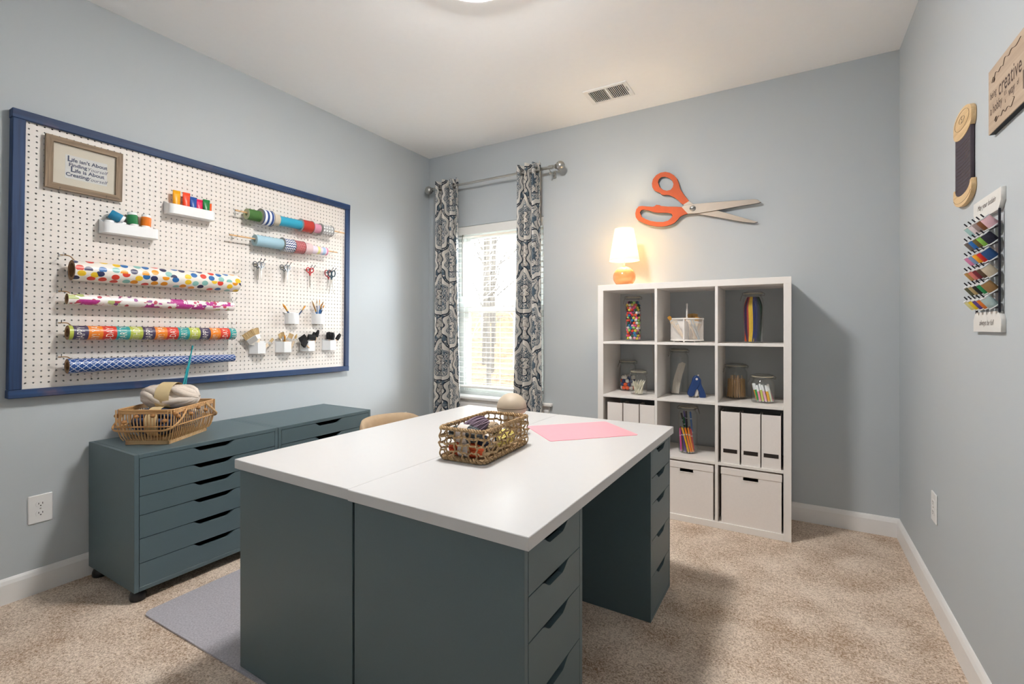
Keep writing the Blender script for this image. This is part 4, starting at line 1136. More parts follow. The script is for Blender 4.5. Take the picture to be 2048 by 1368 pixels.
M_BANDC = mat('cream_label', 'd9c295', .7, var=.06); M_BANDW = mat('white_label', 'c9bfb8', .6, var=.04)
# ------------------------------------------------------------------ bamboo basket on the cabinet
BA = math.radians(33.5)
BCX, BCY, BZ = .243, -2.255, .6413
M_BAMB = m_wood('bamboo', 'b98a58', 'd9b07c', 2, .5, 1.0); M_BAMBH = m_wood('bamboo_band', 'b48552', 'd8ae79', 0, .5, 1.0)
bb_ = thing('bamboo_basket', 'openwork bamboo basket with swing handles and wooden beads on the drawer cabinet', 'basket', (BCX, BCY, BZ), BA)
fx, fy = .098, .150                   # half foot
for x0, x1, y0, y1 in ((-fx, fx, -fy, -fy + .012), (-fx, fx, fy - .012, fy), (-fx, -fx + .012, -fy, fy), (fx - .012, fx, -fy, fy)):
    MB().box(x0, x1, y0, y1, 0, .022, .001).build('foot_board', m_wood('foot_ply', 'c79a62', 'e3c193', 0), bb_) if not bb_.children else MB().box(x0, x1, y0, y1, 0, .022, .001).build('foot_board', bb_.children[0].data.materials[0], bb_)
MB().box(-fx, fx, -fy, fy, .018, .022).build('floor_board', M_BAMBH, bb_, smooth=False)
tx, ty, tz = .130, .172, .165         # half rim, rim height
def rect_loop(hx_, hy_, r, z, n=5): return [(x, y, z) for x, y in rrect(-hx_, hx_, -hy_, hy_, r, n)]
for k in range(3): MB().tube(rect_loop(tx, ty, .035, tz - .016 + .007 * k), .0042, 8, closed=True).build('rim_band', M_BAMBH, bb_)
def side_pt(s, t):
    """s along the perimeter 0..1, t height 0..1."""
    P4 = [(-1, -1), (1, -1), (1, 1), (-1, 1)]
    e = s * 4; i = int(e) % 4; f = e - int(e)
    a, b = P4[i], P4[(i + 1) % 4]
    g = lerp(fx + .008, tx, min(1, t * 1.6) ** .55) ; h = lerp(fy + .008, ty, min(1, t * 1.6) ** .55)
    return (lerp(a[0], b[0], f) * g, lerp(a[1], b[1], f) * h, lerp(.02, tz, t))
for e, cnt in ((0, 17), (1, 22), (2, 17), (3, 22)):
    for k in range(cnt):
        s = (e + (k + .5) / cnt) / 4
        pts = [side_pt(s, t) for t in (0, .12, .28, .45, .62, .8, 1)]
        MB().tube(pts, .0026, 6).build('rib', M_BAMB, bb_)
loop = [side_pt(i / 48, .46) for i in range(48)]
MB().tube(loop, .0035, 6, closed=True, flat=1.6).build('middle_rail', M_BAMBH, bb_)
M_BEAD = m_wood('bead_wood', '9a6a3c', 'b98650', 0)
bead = MB().ball((0, 0, 0), .0112, 12, 8, (1, 1, .85)).mesh('bead')
for i, (s, t) in enumerate(((.045, .62), (.095, .80), (.165, .82), (.215, .66), (.262, .86), (.275, .76), (.31, .84), (.345, .72), (.385, .86), (.43, .70), (.985, .80), (.90, .62), (.82, .80), (.60, .8), (.68, .65))):
    p = side_pt(s, t); q = Vector((p[0], p[1], 0)).normalized() * .004
    put('bead', bead, M_BEAD, bb_, (p[0] + q.x, p[1] + q.y, p[2]))
for sgn in (-1, 1):
    # folded-down swing handles
    yb = sgn * ty * .42
    pts = curve_pts([(-tx - .006, yb, tz - .006), (-tx - .012, sgn * (ty * .8), tz - .055), (-tx * .9, sgn * (ty + .022), tz - .088), (0, sgn * (ty + .026), tz - .092), (tx * .9, sgn * (ty + .022), tz - .088), (tx + .012, sgn * (ty * .8), tz - .055), (tx + .006, yb, tz - .006)], 5)
    MB().tube(pts, .0065, 8, flat=.45).build('handle', M_BAMBH, bb_)
Rb = Matrix.Rotation(BA, 3, 'Z')
def inb(x, y, z): v = Rb @ Vector((x, y, 0)); return (BCX + v.x, BCY + v.y, BZ + z)
navy = [wool('333e57'), wool('465575')]
skein('yarn_skein', 'thick navy yarn skein with a cream label inside the bamboo basket', inb(-.002, -.070, .093), (0, 0, BA + .10), .235, .068, .0115, 20, navy, M_BANDC, .22)
skein('yarn_skein', 'blue and white mixed yarn skein at the back of the bamboo basket', inb(.0, .075, .088), (0, 0, BA + .3), .215, .062, .008, 28, [wool('7f9cc9'), wool('d9d3cb'), wool('51679a')])
skein('yarn_skein', 'fat cream chunky yarn skein with a tan label on top of the basket', inb(.012, -.005, .205), (0, math.radians(2), BA + .02), .285, .068, .0165, 15, [wool('e4d8cc'), wool('dccfc2')], M_BANDC, .24, None, 1.0,
      [('a soft', .012, -.012, -.35), ('chunky', .010, .012, -.4), ('6', .02, .018, -1.05)], 1.1)
tealm = mat('teal_plastic', '2fa3b0', .25)
for k, (a, b, lab) in enumerate(((inb(.055, .035, .235), inb(.078, .062, .455), 'long turquoise plastic crochet hook with flat tip stuck in the cream yarn'), (inb(.052, .020, .235), inb(.078, .045, .405), 'shorter turquoise plastic crochet hook stuck in the cream yarn'))):
    d = Vector(b) - Vector(a); Ln = d.length
    o = thing('crochet_hook', lab, 'crochet hook', a, up_to(d))
    MB().tube([(0, 0, 0), (0, 0, Ln * .45), (0, 0, Ln * .5), (0, 0, Ln * .6), (0, 0, Ln * .65), (0, 0, Ln - .02)], [.0035, .0035, .0045, .0045, .003, .003], 10).build('shaft', tealm, o)
    MB().box(-.0055, .0055, -.003, .003, Ln - .021, Ln, .0015).build('tip', tealm, o)
# ------------------------------------------------------------------ seagrass basket on the desk
SA = math.radians(3.2)
SBX, SBY = 1.945, -1.962
sg = thing('seagrass_basket', 'open-weave seagrass basket full of yarn standing on the white desktop', 'basket', (SBX, SBY, DZ), SA)
M_GRASS = m_wood('seagrass', '8a6e4e', 'c4a67c', 2, .8, 1.2); M_GRASS2 = m_wood('seagrass_dark', '7a6046', 'ae9069', 0, .85, 1.2)
sx_, sy_, sh = .090, .168, .110
def rope(path, r, turns, ph):
    out = []; n = len(path)
    P = [Vector(p) for p in path]
    for i in range(n):
        t = (P[(i + 1) % n] - P[i - 1]).normalized(); u = Vector((0, 0, 1)); w = t.cross(u).normalized()
        a = 2 * PI * turns * i / n + ph
        out.append(P[i] + (u * math.cos(a) + w * math.sin(a)) * r)
    return out
def dense(hx_, hy_, r, z, n=220):
    base = [Vector((x, y, z)) for x, y in rrect(-hx_, hx_, -hy_, hy_, r, 5)]
    seg = list(zip(base, base[1:] + base[:1])); Lt = sum((b - a).length for a, b in seg); out = []; step = Lt / n; acc = 0; want = 0
    for a, b in seg:
        l = (b - a).length
        while want <= acc + l and len(out) < n:
            out.append(a.lerp(b, (want - acc) / l if l else 0)); want += step
        acc += l
    return out
for k in range(2):
    MB().tube(rope(dense(sx_, sy_, .018, sh), .0042, 46, PI * k), .0042, 5, closed=True).build('rim_rope', M_GRASS if k else M_GRASS2, sg)
for k in range(2):
    MB().tube(rope(dense(sx_ - .004, sy_ - .004, .018, .009), .0048, 34, PI * k), .0048, 5, closed=True).build('base_rope', M_GRASS if k else M_GRASS2, sg)
for k in range(6): MB().box(-sx_ + .012 + k * .0285, -sx_ + .036 + k * .0285, -sy_ + .008, sy_ - .008, .003, .007).build('base_strip', M_GRASS2, sg, smooth=False)
rd = random.Random(5)
for side in range(4):
    cnt = (6, 11, 6, 11)[side]
    for k in range(cnt + 1):
        f = -1 + 2 * k / cnt
        x, y = ((f * sx_, -sy_), (sx_, f * sy_), (-f * sx_, sy_), (-sx_, -f * sy_))[side]
        if k == cnt: continue
        nrm = ((0, -1), (1, 0), (0, 1), (-1, 0))[side]
        pts = []
        for j in range(8):
            t = j / 7; wob = .0018 * math.sin(j * 1.1 + k * 2.1 + side) ; io = .0045 * (1 if (j + k) % 2 else -1)
            pts.append((x * .985 + nrm[0] * io + (wob if side in (0, 2) else 0), y * .985 + nrm[1] * io + (wob if side in (1, 3) else 0), lerp(.010, sh, t)))
        MB().tube(curve_pts(pts, 3), rd.uniform(.0026, .0040), 6, flat=.75).build('stake', M_GRASS, sg)
    for j in range(3):
        z = .034 + .025 * j
        pts = []
        m_ = 14
        for k in range(m_ + 1):
            f = -1 + 2 * k / m_; io = .0055 * (1 if (k + j) % 2 else -1); zz_ = z + .0025 * math.sin(k * 1.3 + j * 2 + side)
            x, y = ((f * sx_, -sy_), (sx_, f * sy_), (-f * sx_, sy_), (-sx_, -f * sy_))[side]
            nrm = ((0, -1), (1, 0), (0, 1), (-1, 0))[side]
            pts.append((x + nrm[0] * io, y + nrm[1] * io, zz_))
        MB().tube(curve_pts(pts, 2), rd.uniform(.0030, .0042), 6, flat=.7).build('weaver', M_GRASS, sg)
Rs = Matrix.Rotation(SA, 3, 'Z')
def ins(x, y, z): v = Rs @ Vector((x, y, 0)); return (SBX + v.x, SBY + v.y, DZ + z)
barc = [('|||| ||', .022, .004, -1.25)]
skein('yarn_skein', 'charcoal grey yarn skein with a white barcode label in the seagrass basket', ins(-.010, -.128, .088), (0, 0, SA), .135, .031, .0022, 46, [wool('4e5459'), wool('3c4145'), wool('7b8388')], M_BANDW, .30, None, 1, barc)
skein('yarn_skein', 'orange yarn skein with a white label at the bottom of the seagrass basket', ins(-.002, -.132, .036), (0, 0, SA), .150, .026, .0022, 42, [wool('c9512b'), wool('d9653a')], M_BANDW, .28, None, 1, [('SKEIN', .012, .0, -1.3)])
skein('yarn_skein', 'dusty purple yarn skein standing tall in the seagrass basket', ins(-.030, -.030, .085), (0, math.radians(-25), SA + .9), .120, .040, .0022, 46, [wool('7d6a7a'), wool('93808f')])
skein('yarn_skein', 'pale yellow yarn skein in the far half of the seagrass basket', ins(.045, .045, .045), (0, 0, SA + PI / 2), .150, .030, .0022, 44, [wool('dcca6c'), wool('e8dc94')])
skein('yarn_skein', 'navy yarn skein low in the seagrass basket beside the orange skein', ins(.045, -.075, .055), (0, 0, SA + PI / 2), .11, .026, .0022, 40, [wool('20263a')], M_BANDW, .25)
skein('yarn_skein', 'beige yarn skein under the purple one in the seagrass basket', ins(.010, .030, .075), (0, math.radians(20), SA + 2.0), .12, .030, .0022, 42, [wool('b8a48a'), wool('a8937a')])
# ------------------------------------------------------------------ mushroom lamp, pink mat
ml = thing('mushroom_lamp', 'small beige mushroom-shaped table lamp on the desk behind the seagrass basket', 'table lamp', (1.878, -1.665, DZ))
M_CLAY = mat('beige_ceramic', 'b7a894', .55, var=.03)
M_CLAYD = M_CLAY
MB().lathe([(0, 0), (.036, 0), (.038, .003), (.037, .02), (.036, .075), (.034, .088), (0, .088)], 32).build('stem', M_CLAYD, ml)
MB().lathe([(.034, .086), (.048, .088), (.058, .093), (.0635, .102), (.0645, .1115), (.0645, .1122), (.056, .1124), (.056, .1142)], 40).build('cap_underside', M_CLAYD, ml)
MB().lathe([(.056, .1140), (.0645, .1142)] + [(.0645 * math.cos(a), .1145 + .060 * math.sin(a)) for a in [PI / 2 * i / 12 for i in range(1, 13)]], 40).build('cap', M_CLAY, ml)
pm = put('cutting_mat', shape('cutting_mat', [rrect(-.2, .2, -.15, .15, .012)], .002, .0004), mat('pink_vinyl', 'f0a0ac', .45, var=.02), None, (2.110, -1.462, DZ), math.radians(46))
pm.rotation_euler = (0, 0, math.radians(47))
tag(pm, 'thin pink rectangular craft mat with rounded corners lying on the white desktop', 'mat')
# ------------------------------------------------------------------ clip-top jars
def jar(label, x, y, z, r, h, clasp=0.0, shoulder=.03, wide=1.0):
    o = thing('clip_top_jar', label, 'jar', (x, y, z), clasp)
    nk = r * .80; hb = h - .034; t = .003
    outer = [(0, 0), (r * .88, 0), (r * .97, .004), (r, .012), (r, hb - shoulder), (r * .96, hb - shoulder * .5), (nk * 1.04, hb - .004), (nk, hb), (nk, hb + .010), (nk * 1.10, hb + .012), (nk * 1.10, hb + .016), (nk - t, hb + .016)]
    inner = [(nk - t, hb), (nk * 1.02 - t, hb - .004), (r * .95 - t, hb - shoulder * .5), (r - t, hb - shoulder), (r - t, .014), (r * .9, .006), (0, .005)]
    MB().lathe(outer + inner, 36).build('glass_body', M_GLASS, o)
    MB().lathe([(nk * .9, hb + .0165), (nk * 1.14, hb + .0165), (nk * 1.16, hb + .018), (nk * 1.14, hb + .0195), (nk * .9, hb + .0195)], 32).build('gasket', mat('gasket', 'd5cdb4', .5), o)
    MB().lathe([(0, hb + .020), (nk * 1.14, hb + .020), (nk * 1.15, hb + .024), (nk * 1.12, hb + .028), (nk * .9, hb + .030), (nk * .75, hb + .034), (0, hb + .034)], 32).build('lid', M_GLASS, o)
    w = MB().tube([(nk * 1.06 * math.cos(a), nk * 1.06 * math.sin(a), hb + .006) for a in [2 * PI * i / 28 for i in range(28)]], .0014, 5, closed=True)
    w.tube([(nk * 1.165 * math.cos(a), nk * 1.165 * math.sin(a), hb + .0245) for a in [2 * PI * i / 28 for i in range(28)]], .0014, 5, closed=True)
    for s in (-1, 1):
        w.tube([(nk * 1.06, s * .008, hb + .006), (nk * 1.30, s * .010, hb + .012), (nk * 1.30, s * .010, hb + .024), (nk * 1.16, s * .006, hb + .0245)], .0014, 5)
        w.tube([(-nk * 1.06, s * .006, hb + .006), (-nk * 1.32, s * .006, hb + .004), (-nk * 1.38, s * .006, hb + .016), (-nk * 1.165, s * .006, hb + .0245)], .0014, 5)
    w.tube(curve_pts([(nk * 1.30, .010, hb + .012), (nk * 1.48, .010, hb - .012), (nk * 1.55, 0, hb - .026), (nk * 1.48, -.010, hb - .012), (nk * 1.30, -.010, hb + .012)], 4), .0014, 5)
    w.build('wire_clasp', mat('clasp_wire', '8d8b86', .3, .9), o)
    return o
rd = random.Random(11)
POM = MB().ball((0, 0, 0), 1.0, 10, 7)
POM.v = [tuple(Vector(p) * (1 + .10 * noise.noise(Vector(p) * 4))) for p in POM.v]
POMS = {}
POMC = [('e8457f', 'pink'), ('f0e9e2', 'white'), ('f05a22', 'orange'), ('1d2a55', 'navy'), ('e8d24a', 'yellow'), ('9ccf6a', 'lime green'), ('2c79a8', 'blue'), ('5a2350', 'plum'), ('e99bb5', 'light pink'), ('1f5a4a', 'dark green'), ('d8352c', 'red')]
def pom(c, cname, where, loc, r, group):
    if c not in POMS:
        me = POM.mesh('pompom', angle=180); me.materials.append(hexmat(c, 'wool')); POMS[c] = me
    o = bpy.data.objects.new('pompom', POMS[c]); C.objects.link(o)
    o.location = loc; o.scale = (r, r, r); o.rotation_euler = (rd.uniform(0, 6), rd.uniform(0, 6), 0)
    tag(o, f'{cname} fuzzy pompom in the {where}', 'pompom', group)
jx, jy, jz = 1.983, -.215, SZ[3]
jar('tall clip-top glass jar full of small multicoloured pompoms on the top shelf', jx, jy, jz, .053, .312, math.radians(200))
last = None
for k in range(15):
    z = .020 + .0172 * k; R = .0385 if k < 14 else .030
    for i in range(11):
        a = 2 * PI * (i + .5 * (k % 2)) / 11 + rd.uniform(-.08, .08)
        c = rd.choice([q for q in POMC if q != last]); last = c
        rr = rd.uniform(.0092, .0112)
        pom(c[0], c[1], 'tall top-shelf jar', (jx + R * math.cos(a), jy + R * math.sin(a), jz + z + rd.uniform(-.003, .003)), rr, f'{c[1]} pompoms in the tall jar')
jx, jy, jz = 1.916, -.113, SZ[2]
jar('medium clip-top glass jar part filled with orange, blue and white pompoms', jx, jy, jz, .057, .222, math.radians(190))
for k in range(4):
    col_ = (('e8591f', 'orange'), ('ece4dc', 'white'), ('1f3f78', 'blue'))
    for i in range(9):
        a = 2 * PI * (i + .5 * (k % 2)) / 9
        c = ((col_[0], col_[0], col_[1])[i % 3] if k == 0 else (col_[2], col_[1], col_[2], col_[0])[(i + k) % 4] if k < 3 else (col_[1], col_[2], col_[1])[i % 3])
        pom(c[0], c[1], 'part-filled medium jar', (jx + .0385 * math.cos(a), jy + .0385 * math.sin(a), jz + .021 + .0245 * k), .0138, f'{c[1]} pompoms in the medium jar')
def stick(name, cat, label, base, top, r, m, group, flat=1.0, cap=None, capm=None, capl=.03, tip=None, n=8):
    d = Vector(top) - Vector(base); L = d.length
    q = up_to(d)
    if cap is None:
        o = MB().tube([(0, 0, 0), (0, 0, L)], r, n, flat=flat).build(name, m, None, loc=base, rot=q); tag(o, label, cat, group); return o
    o = thing(name, label, cat, base, q, group)
    MB().tube([(0, 0, 0), (0, 0, L - capl)], r, n).build('barrel', m, o)
    MB().tube([(0, 0, L - capl), (0, 0, L - .004), (0, 0, L)], [r * 1.04, r * 1.04, r * .7], n).build('cap', capm, o)
    MB().tube([(0, 0, L - capl - .002), (0, 0, L - capl + .002)], r * 1.12, n).build('collar', M_WHITE, o)
    MB().tube([(0, 0, -.004), (0, 0, .006)], [r * .8, r * 1.02], n).build('end_plug', M_WHITE, o)
    return o
# white sticks jar
jx, jy, jz = 2.036, -.271, SZ[2]
jar('small clip-top glass jar holding thin white sticks', jx, jy, jz, .0545, .168, math.radians(170))
mw = mat('white_stick', 'e9e3cf', .5)
for k in range(34):
    a = 2 * PI * k / 34; b = a + rd.uniform(.6, 1.6); r0 = rd.uniform(.012, .034); r1 = rd.uniform(.02, .042); h = rd.uniform(.078, .098)
    stick('glue_stick', 'glue stick', 'thin white stick leaning in the small clip-top jar', (jx + r0 * math.cos(a), jy + r0 * math.sin(a), jz + .007), (jx + r1 * math.cos(b), jy + r1 * math.sin(b), jz + h), .0026, mw, 'thin white sticks in the small jar')
# tall jar with long white sticks
jx, jy, jz = 2.267, -.128, SZ[2]
jar('tall clip-top glass jar with one leaning bundle of long white sticks', jx, jy, jz, .059, .310, math.radians(170))
mw2 = mat('cream_stick', 'ded5ca', .55)
for k in range(26):
    u, v_ = (k % 9 - 4) * .0052, (k // 9 - 1) * .006
    pts = [(-.022 + u, -.018 + v_, .008), (-.008 + u, -.012 + v_, .10), (.020 + u * .95, .0 + v_, .215 - abs(u) * .5)]
    o = MB().tube(curve_pts(pts, 6), .0031, 6).build('glue_stick', mw2, None, loc=(jx, jy, jz))
    tag(o, 'long cream stick in the leaning bundle inside the tall jar', 'glue stick', 'long cream sticks in the tall jar')
# popsicle sticks
jx, jy, jz = 2.612, -.120, SZ[2]
jar('medium clip-top glass jar packed with flat wooden craft sticks', jx, jy, jz, .064, .220, math.radians(200))
mcs = [m_wood(f'craft_stick_{i}', a, b, 1) for i, (a, b) in enumerate((('b98e5c', 'd6b07e'), ('dcb684', 'f0d6ae')))]
cs = MB().prism([(-.005, .004), (-.0035, .0008), (0, 0), (.0035, .0008), (.005, .004), (.005, .110), (.0035, .1132), (0, .114), (-.0035, .1132), (-.005, .110)], -.0011, .0011)
csm = [cs.mesh('craft_stick', False) for _ in mcs]
for me, m in zip(csm, mcs): me.materials.append(m)
for k in range(46):
    ringk = k % 2; a = 2 * PI * k / 46 + rd.uniform(-.06, .06); R = .054 - .014 * ringk - rd.uniform(0, .005); up = (rd.uniform(0, .004) if ringk == 0 else rd.choice((.0, .006, .022)))
    tj = rd.uniform(-.05, .05)
    yv = Vector((-.05 * math.cos(a) - tj * math.sin(a), -.05 * math.sin(a) + tj * math.cos(a), 1)).normalized(); zv = Vector((math.cos(a), math.sin(a), 0)); zv = (zv - yv * zv.dot(yv)).normalized()
    o = put('craft_stick', csm[k % 2], None, None, (jx + R * math.cos(a), jy + R * math.sin(a), jz + .007 + up), Matrix((yv.cross(zv), yv, zv)).transposed())
    tag(o, 'flat wooden craft stick standing packed in the medium jar', 'craft stick', 'craft sticks in the jar')
# chalk markers
jx, jy, jz = 2.765, -.232, SZ[2]
jar('small clip-top glass jar of white-capped pastel chalk markers', jx, jy, jz, .0625, .170, math.radians(185))
CH = [('f0a03a', 'orange'), ('2fa04a', 'green'), ('ef9ab0', 'pink'), ('cdd873', 'lime'), ('f0b4cc', 'light pink'), ('f2b632', 'yellow'), ('d8e6d0', 'mint'), ('e07a9a', 'rose'), ('f0d060', 'lemon'), ('86c0d8', 'sky blue')]
for k, (c, nme) in enumerate(CH):
    a = -PI * .95 + PI * .9 * k / 7 if k < 8 else PI * .3 * (k - 7); R = .040 if k < 8 else .02
    bx, by = jx + R * math.cos(a), jy + R * math.sin(a) * .9
    stick('chalk_marker', 'marker', f'{nme} chalk marker with a white cap in the small jar', (bx + .012, by, jz + .012), (bx - .010 + rd.uniform(-.004, .004), by * .35 + jy * .65, jz + rd.uniform(.100, .112)), .0068, hexmat(c), None, cap=1, capm=M_WHITE, capl=.036, n=10)
# marker pens
jx, jy, jz = 2.341, -.233, SZ[1]
jar('tall clip-top glass jar of bright felt-tip markers above the lidded boxes', jx, jy, jz, .0575, .306, math.radians(20))
MK = [('223a86', 'navy blue', -.043, -.010, -.044, .002, .150), ('e0509a', 'hot pink', -.034, -.030, -.045, -.015, .152), ('2a2230', 'black', -.016, -.040, -.036, -.006, .155), ('5a3488', 'violet', -.006, -.043, -.030, -.022, .156),
      ('f0b414', 'golden yellow', .012, -.042, -.030, -.026, .158), ('f07f18', 'orange', .026, -.036, -.014, -.020, .160), ('f09418', 'amber', .034, -.026, .004, -.018, .160), ('b8322a', 'red', .038, -.012, .022, -.030, .156), ('8a2438', 'maroon', .030, .010, .010, -.004, .166),
      ('b89a1a', 'olive', -.030, .010, -.036, -.012, .160), ('a8283a', 'crimson', -.040, .012, -.043, -.004, .162)]
for c, nme, x0, y0, x1, y1, h in MK:
    stick('felt_pen', 'marker', f'{nme} felt-tip marker leaning in the tall jar of markers', (jx + x0, jy + y0, jz + .012), (jx + x1, jy + y1, jz + h), .0058, hexmat(c), None, cap=1, capm=hexmat(c), capl=.045, n=10)
for c, nme, x0, y0, z0, x1, y1, z1 in (('1f5ea8', 'bright blue', .030, -.020, .135, .016, -.010, .262), ('1f6a40', 'dark green', -.012, -.014, .125, -.022, -.020, .226), ('2c2a30', 'charcoal', -.004, .004, .120, -.010, -.002, .262), ('6a5aa0', 'lilac', -.010, .016, .12, -.026, .010, .262), ('3c3438', 'dark brown', -.010, -.004, .12, -.037, -.016, .250)):
    stick('felt_pen', 'marker', f'{nme} felt-tip marker riding high above the others in the tall jar', (jx + x0, jy + y0, jz + z0), (jx + x1, jy + y1, jz + z1), .0056, hexmat(c), None, cap=1, capm=hexmat(c), capl=.045, n=10)
# pipe cleaners
jx, jy, jz = 2.713, -.215, SZ[3]
jar('tall clip-top glass jar of long coloured pipe cleaners on the top shelf', jx, jy, jz, .0565, .312, math.radians(180))
PC = [('a8381f', 'rust red'), ('d8591f', 'orange'), ('3a1d4e', 'purple'), ('b03a3a', 'red'), ('e8c034', 'yellow'), ('e8c034', 'yellow'), ('2c3070', 'indigo'), ('27306a', 'indigo'), ('1d2f4a', 'navy'), ('1b4a3c', 'dark green'), ('16302c', 'black green'), ('12241f', 'black green')]
for k in range(40):
    c, nme = PC[int(k / 40 * 12)] if k < 40 else PC[0]
    ang = PI + PI * (k + .5) / 40 * 1.0
    R0, Rm, Rt = rd.uniform(.034, .044), .046 + rd.uniform(-.004, .0035), .030
    a0, a1 = ang + rd.uniform(-.25, .25), ang + rd.uniform(-.1, .1)
    pts = [(R0 * math.cos(a0), R0 * math.sin(a0), .008), (Rm * .92 * math.cos(a1), Rm * .92 * math.sin(a1), .07), (Rm * math.cos(a1), Rm * math.sin(a1), .16), (Rm * .97 * math.cos(ang), Rm * .97 * math.sin(ang), .225), (Rt * math.cos(ang), Rt * math.sin(ang), .275)]
    o = MB().tube(curve_pts(pts, 5), .0030, 6).build('pipe_cleaner', hexmat(c, 'wool'), None, loc=(jx, jy, jz))
    tag(o, f'{nme} fuzzy pipe cleaner in the tall top-shelf jar', 'pipe cleaner', f'{nme} pipe cleaners')
for k in range(16):
    c, nme = PC[(k * 5) % 12]; ang = PI * k / 16; 
    pts = [(.036 * math.cos(ang), .036 * math.sin(ang), .008), (.043 * math.cos(ang), .043 * math.sin(ang), .15), (.028 * math.cos(ang), .028 * math.sin(ang), .272)]
    o = MB().tube(curve_pts(pts, 6), .0030, 6).build('pipe_cleaner', hexmat(c, 'wool'), None, loc=(jx, jy, jz))
    tag(o, f'{nme} fuzzy pipe cleaner in the tall top-shelf jar', 'pipe cleaner', f'{nme} pipe cleaners')
# ------------------------------------------------------------------ mesh caddy
cdx, cdy, cdz = 2.336, -.235, SZ[3]
cd = thing('mesh_caddy', 'white wire mesh desk organiser on the top shelf with a centre pole', 'organiser', (cdx, cdy, cdz + .012))
M_WIRE = mat('white_wire', 'ece8e4', .4)
cr_ = .098; chh = .135
def arc(r, a0, a1, n, z): return [(r * math.cos(lerp(a0, a1, i / n)), r * math.sin(lerp(a0, a1, i / n)), z) for i in range(n + 1)]
for z, rr in ((0, .004), (chh, .0045)):
    MB().tube(arc(cr_, 0, 2 * PI, 48, z)[:-1], rr, 6, closed=True).build('rim', M_WIRE, cd)
net = MB()
for i in range(150):
    a = 2 * PI * i / 150; net.tube([(cr_ * math.cos(a), cr_ * math.sin(a), 0), (cr_ * math.cos(a), cr_ * math.sin(a), chh)], .00042, 3, caps=False)
for j in range(1, 34):
    net.tube(arc(cr_, 0, 2 * PI, 48, chh * j / 34)[:-1], .00042, 3, closed=True)
net.build('mesh_wall', M_WIRE, cd)['kind'] = 'stuff'
MB().lathe([(0, -.004), (cr_, -.004), (cr_, 0), (0, 0)], 40).build('tray_floor', M_WIRE, cd)
MB().tube([(0, 0, 0), (0, 0, chh + .06), (0, 0, chh + .075), (0, 0, chh + .092)], [.0055, .0055, .0035, .006], 10).ball((0, 0, chh + .094), .006, 10, 6).build('pole', M_WIRE, cd)
MB().tube([(0, -cr_ - .001, -.010), (0, -cr_ - .001, chh)], .005, 8).build('front_post', M_WIRE, cd)
for a in (PI / 2, PI, 0, 1.5 * PI):
    dv = MB().box(.006, cr_ - .003, -.0006, .0006, .0, chh * .9, 0, Matrix.Rotation(a, 4, 'Z')).build('divider', M_WIRE, cd, smooth=False)
    MB().ball((cr_ * .9 * math.cos(a + .7), cr_ * .9 * math.sin(a + .7), -.008), .005, 8, 6).build('foot', M_WIRE, cd)
mb_ = mat('dark_bristle', '6d5128', .9, var=.3, vscale=300); ma_ = mat('amber_bristle', 'b07d2e', .9, var=.25, vscale=300)
def inc(x, y, z): return (cdx + x, cdy + y, cdz + .014 + z)
def cad_brush(label, b, t, w, m, group=None, bl=.028):
    d = Vector(t) - Vector(b); L = d.length; Y_ = d.normalized(); Z_ = Vector((.15, -1, 0)); Z_ = (Z_ - Y_ * Z_.dot(Y_)).normalized()
    o = thing('craft_brush', label, 'paintbrush', b, Matrix((Y_.cross(Z_), Y_, Z_)).transposed(), group)
    put('handle', shape('handle', [[(-.004, 0), (.004, 0), (.005, L * .5), (.0035, L * .72), (w * .5, L), (-w * .5, L), (-.0035, L * .72), (-.005, L * .5)]], .006, .001), M_PALEW, o, (0, 0, -.003))
    MB().box(-w / 2, w / 2, L - .002, L + .010, -.0045, .0045, .001).build('ferrule', M_FERR, o)
    MB().prism([(-w / 2, L + .009), (w / 2, L + .009), (w * .64, L + .009 + bl * .7), (w * .45, L + .009 + bl), (-w * .45, L + .009 + bl), (-w * .64, L + .009 + bl * .7)], -.0045, .0045).build('bristles', m, o)
cad_brush('amber bristle craft brush leaning out over the rim of the mesh organiser', inc(-.010, -.050, .006), inc(-.082, -.055, .118), .018, ma_)
cad_brush('pale handled craft brush with its bristles below the mesh rim', inc(-.006, -.062, .006), inc(-.070, -.050, .092), .014, M_PALEW)
cad_brush('white tipped craft brush inside the front of the mesh organiser', inc(-.004, -.068, .006), inc(-.048, -.062, .098), .016, mat('white_bristle', 'e6ddcc', .9))
for k, (x, y, h, w, m) in enumerate(((.020, -.020, .128, .020, mb_), (.038, -.010, .130, .022, mb_), (.054, -.016, .128, .020, mb_), (.062, -.030, .108, .022, ma_), (.078, -.010, .104, .018, mb_), (.010, .030, .112, .018, ma_), (-.015, .030, .106, .016, ma_))):
    cad_brush('brown bristle craft brush bunched behind the pole of the mesh organiser', inc(x * .6 + .01, y, .006), inc(x, y, h), w, m, 'bunched craft brushes')
for k, (x0, x1, c, nme) in enumerate(((.066, .014, 'e6cdb0', 'pale wood'), (.078, .030, 'a9bccb', 'pale blue'), (.082, .045, '8f9fa4', 'grey'))):
    stick('pencil', 'pencil', f'{nme} pencil leaning inside the mesh organiser', inc(x0, -.055 + .01 * k, .004), inc(x1, -.060 + .01 * k, .125), .0032, hexmat(c), None, n=6)
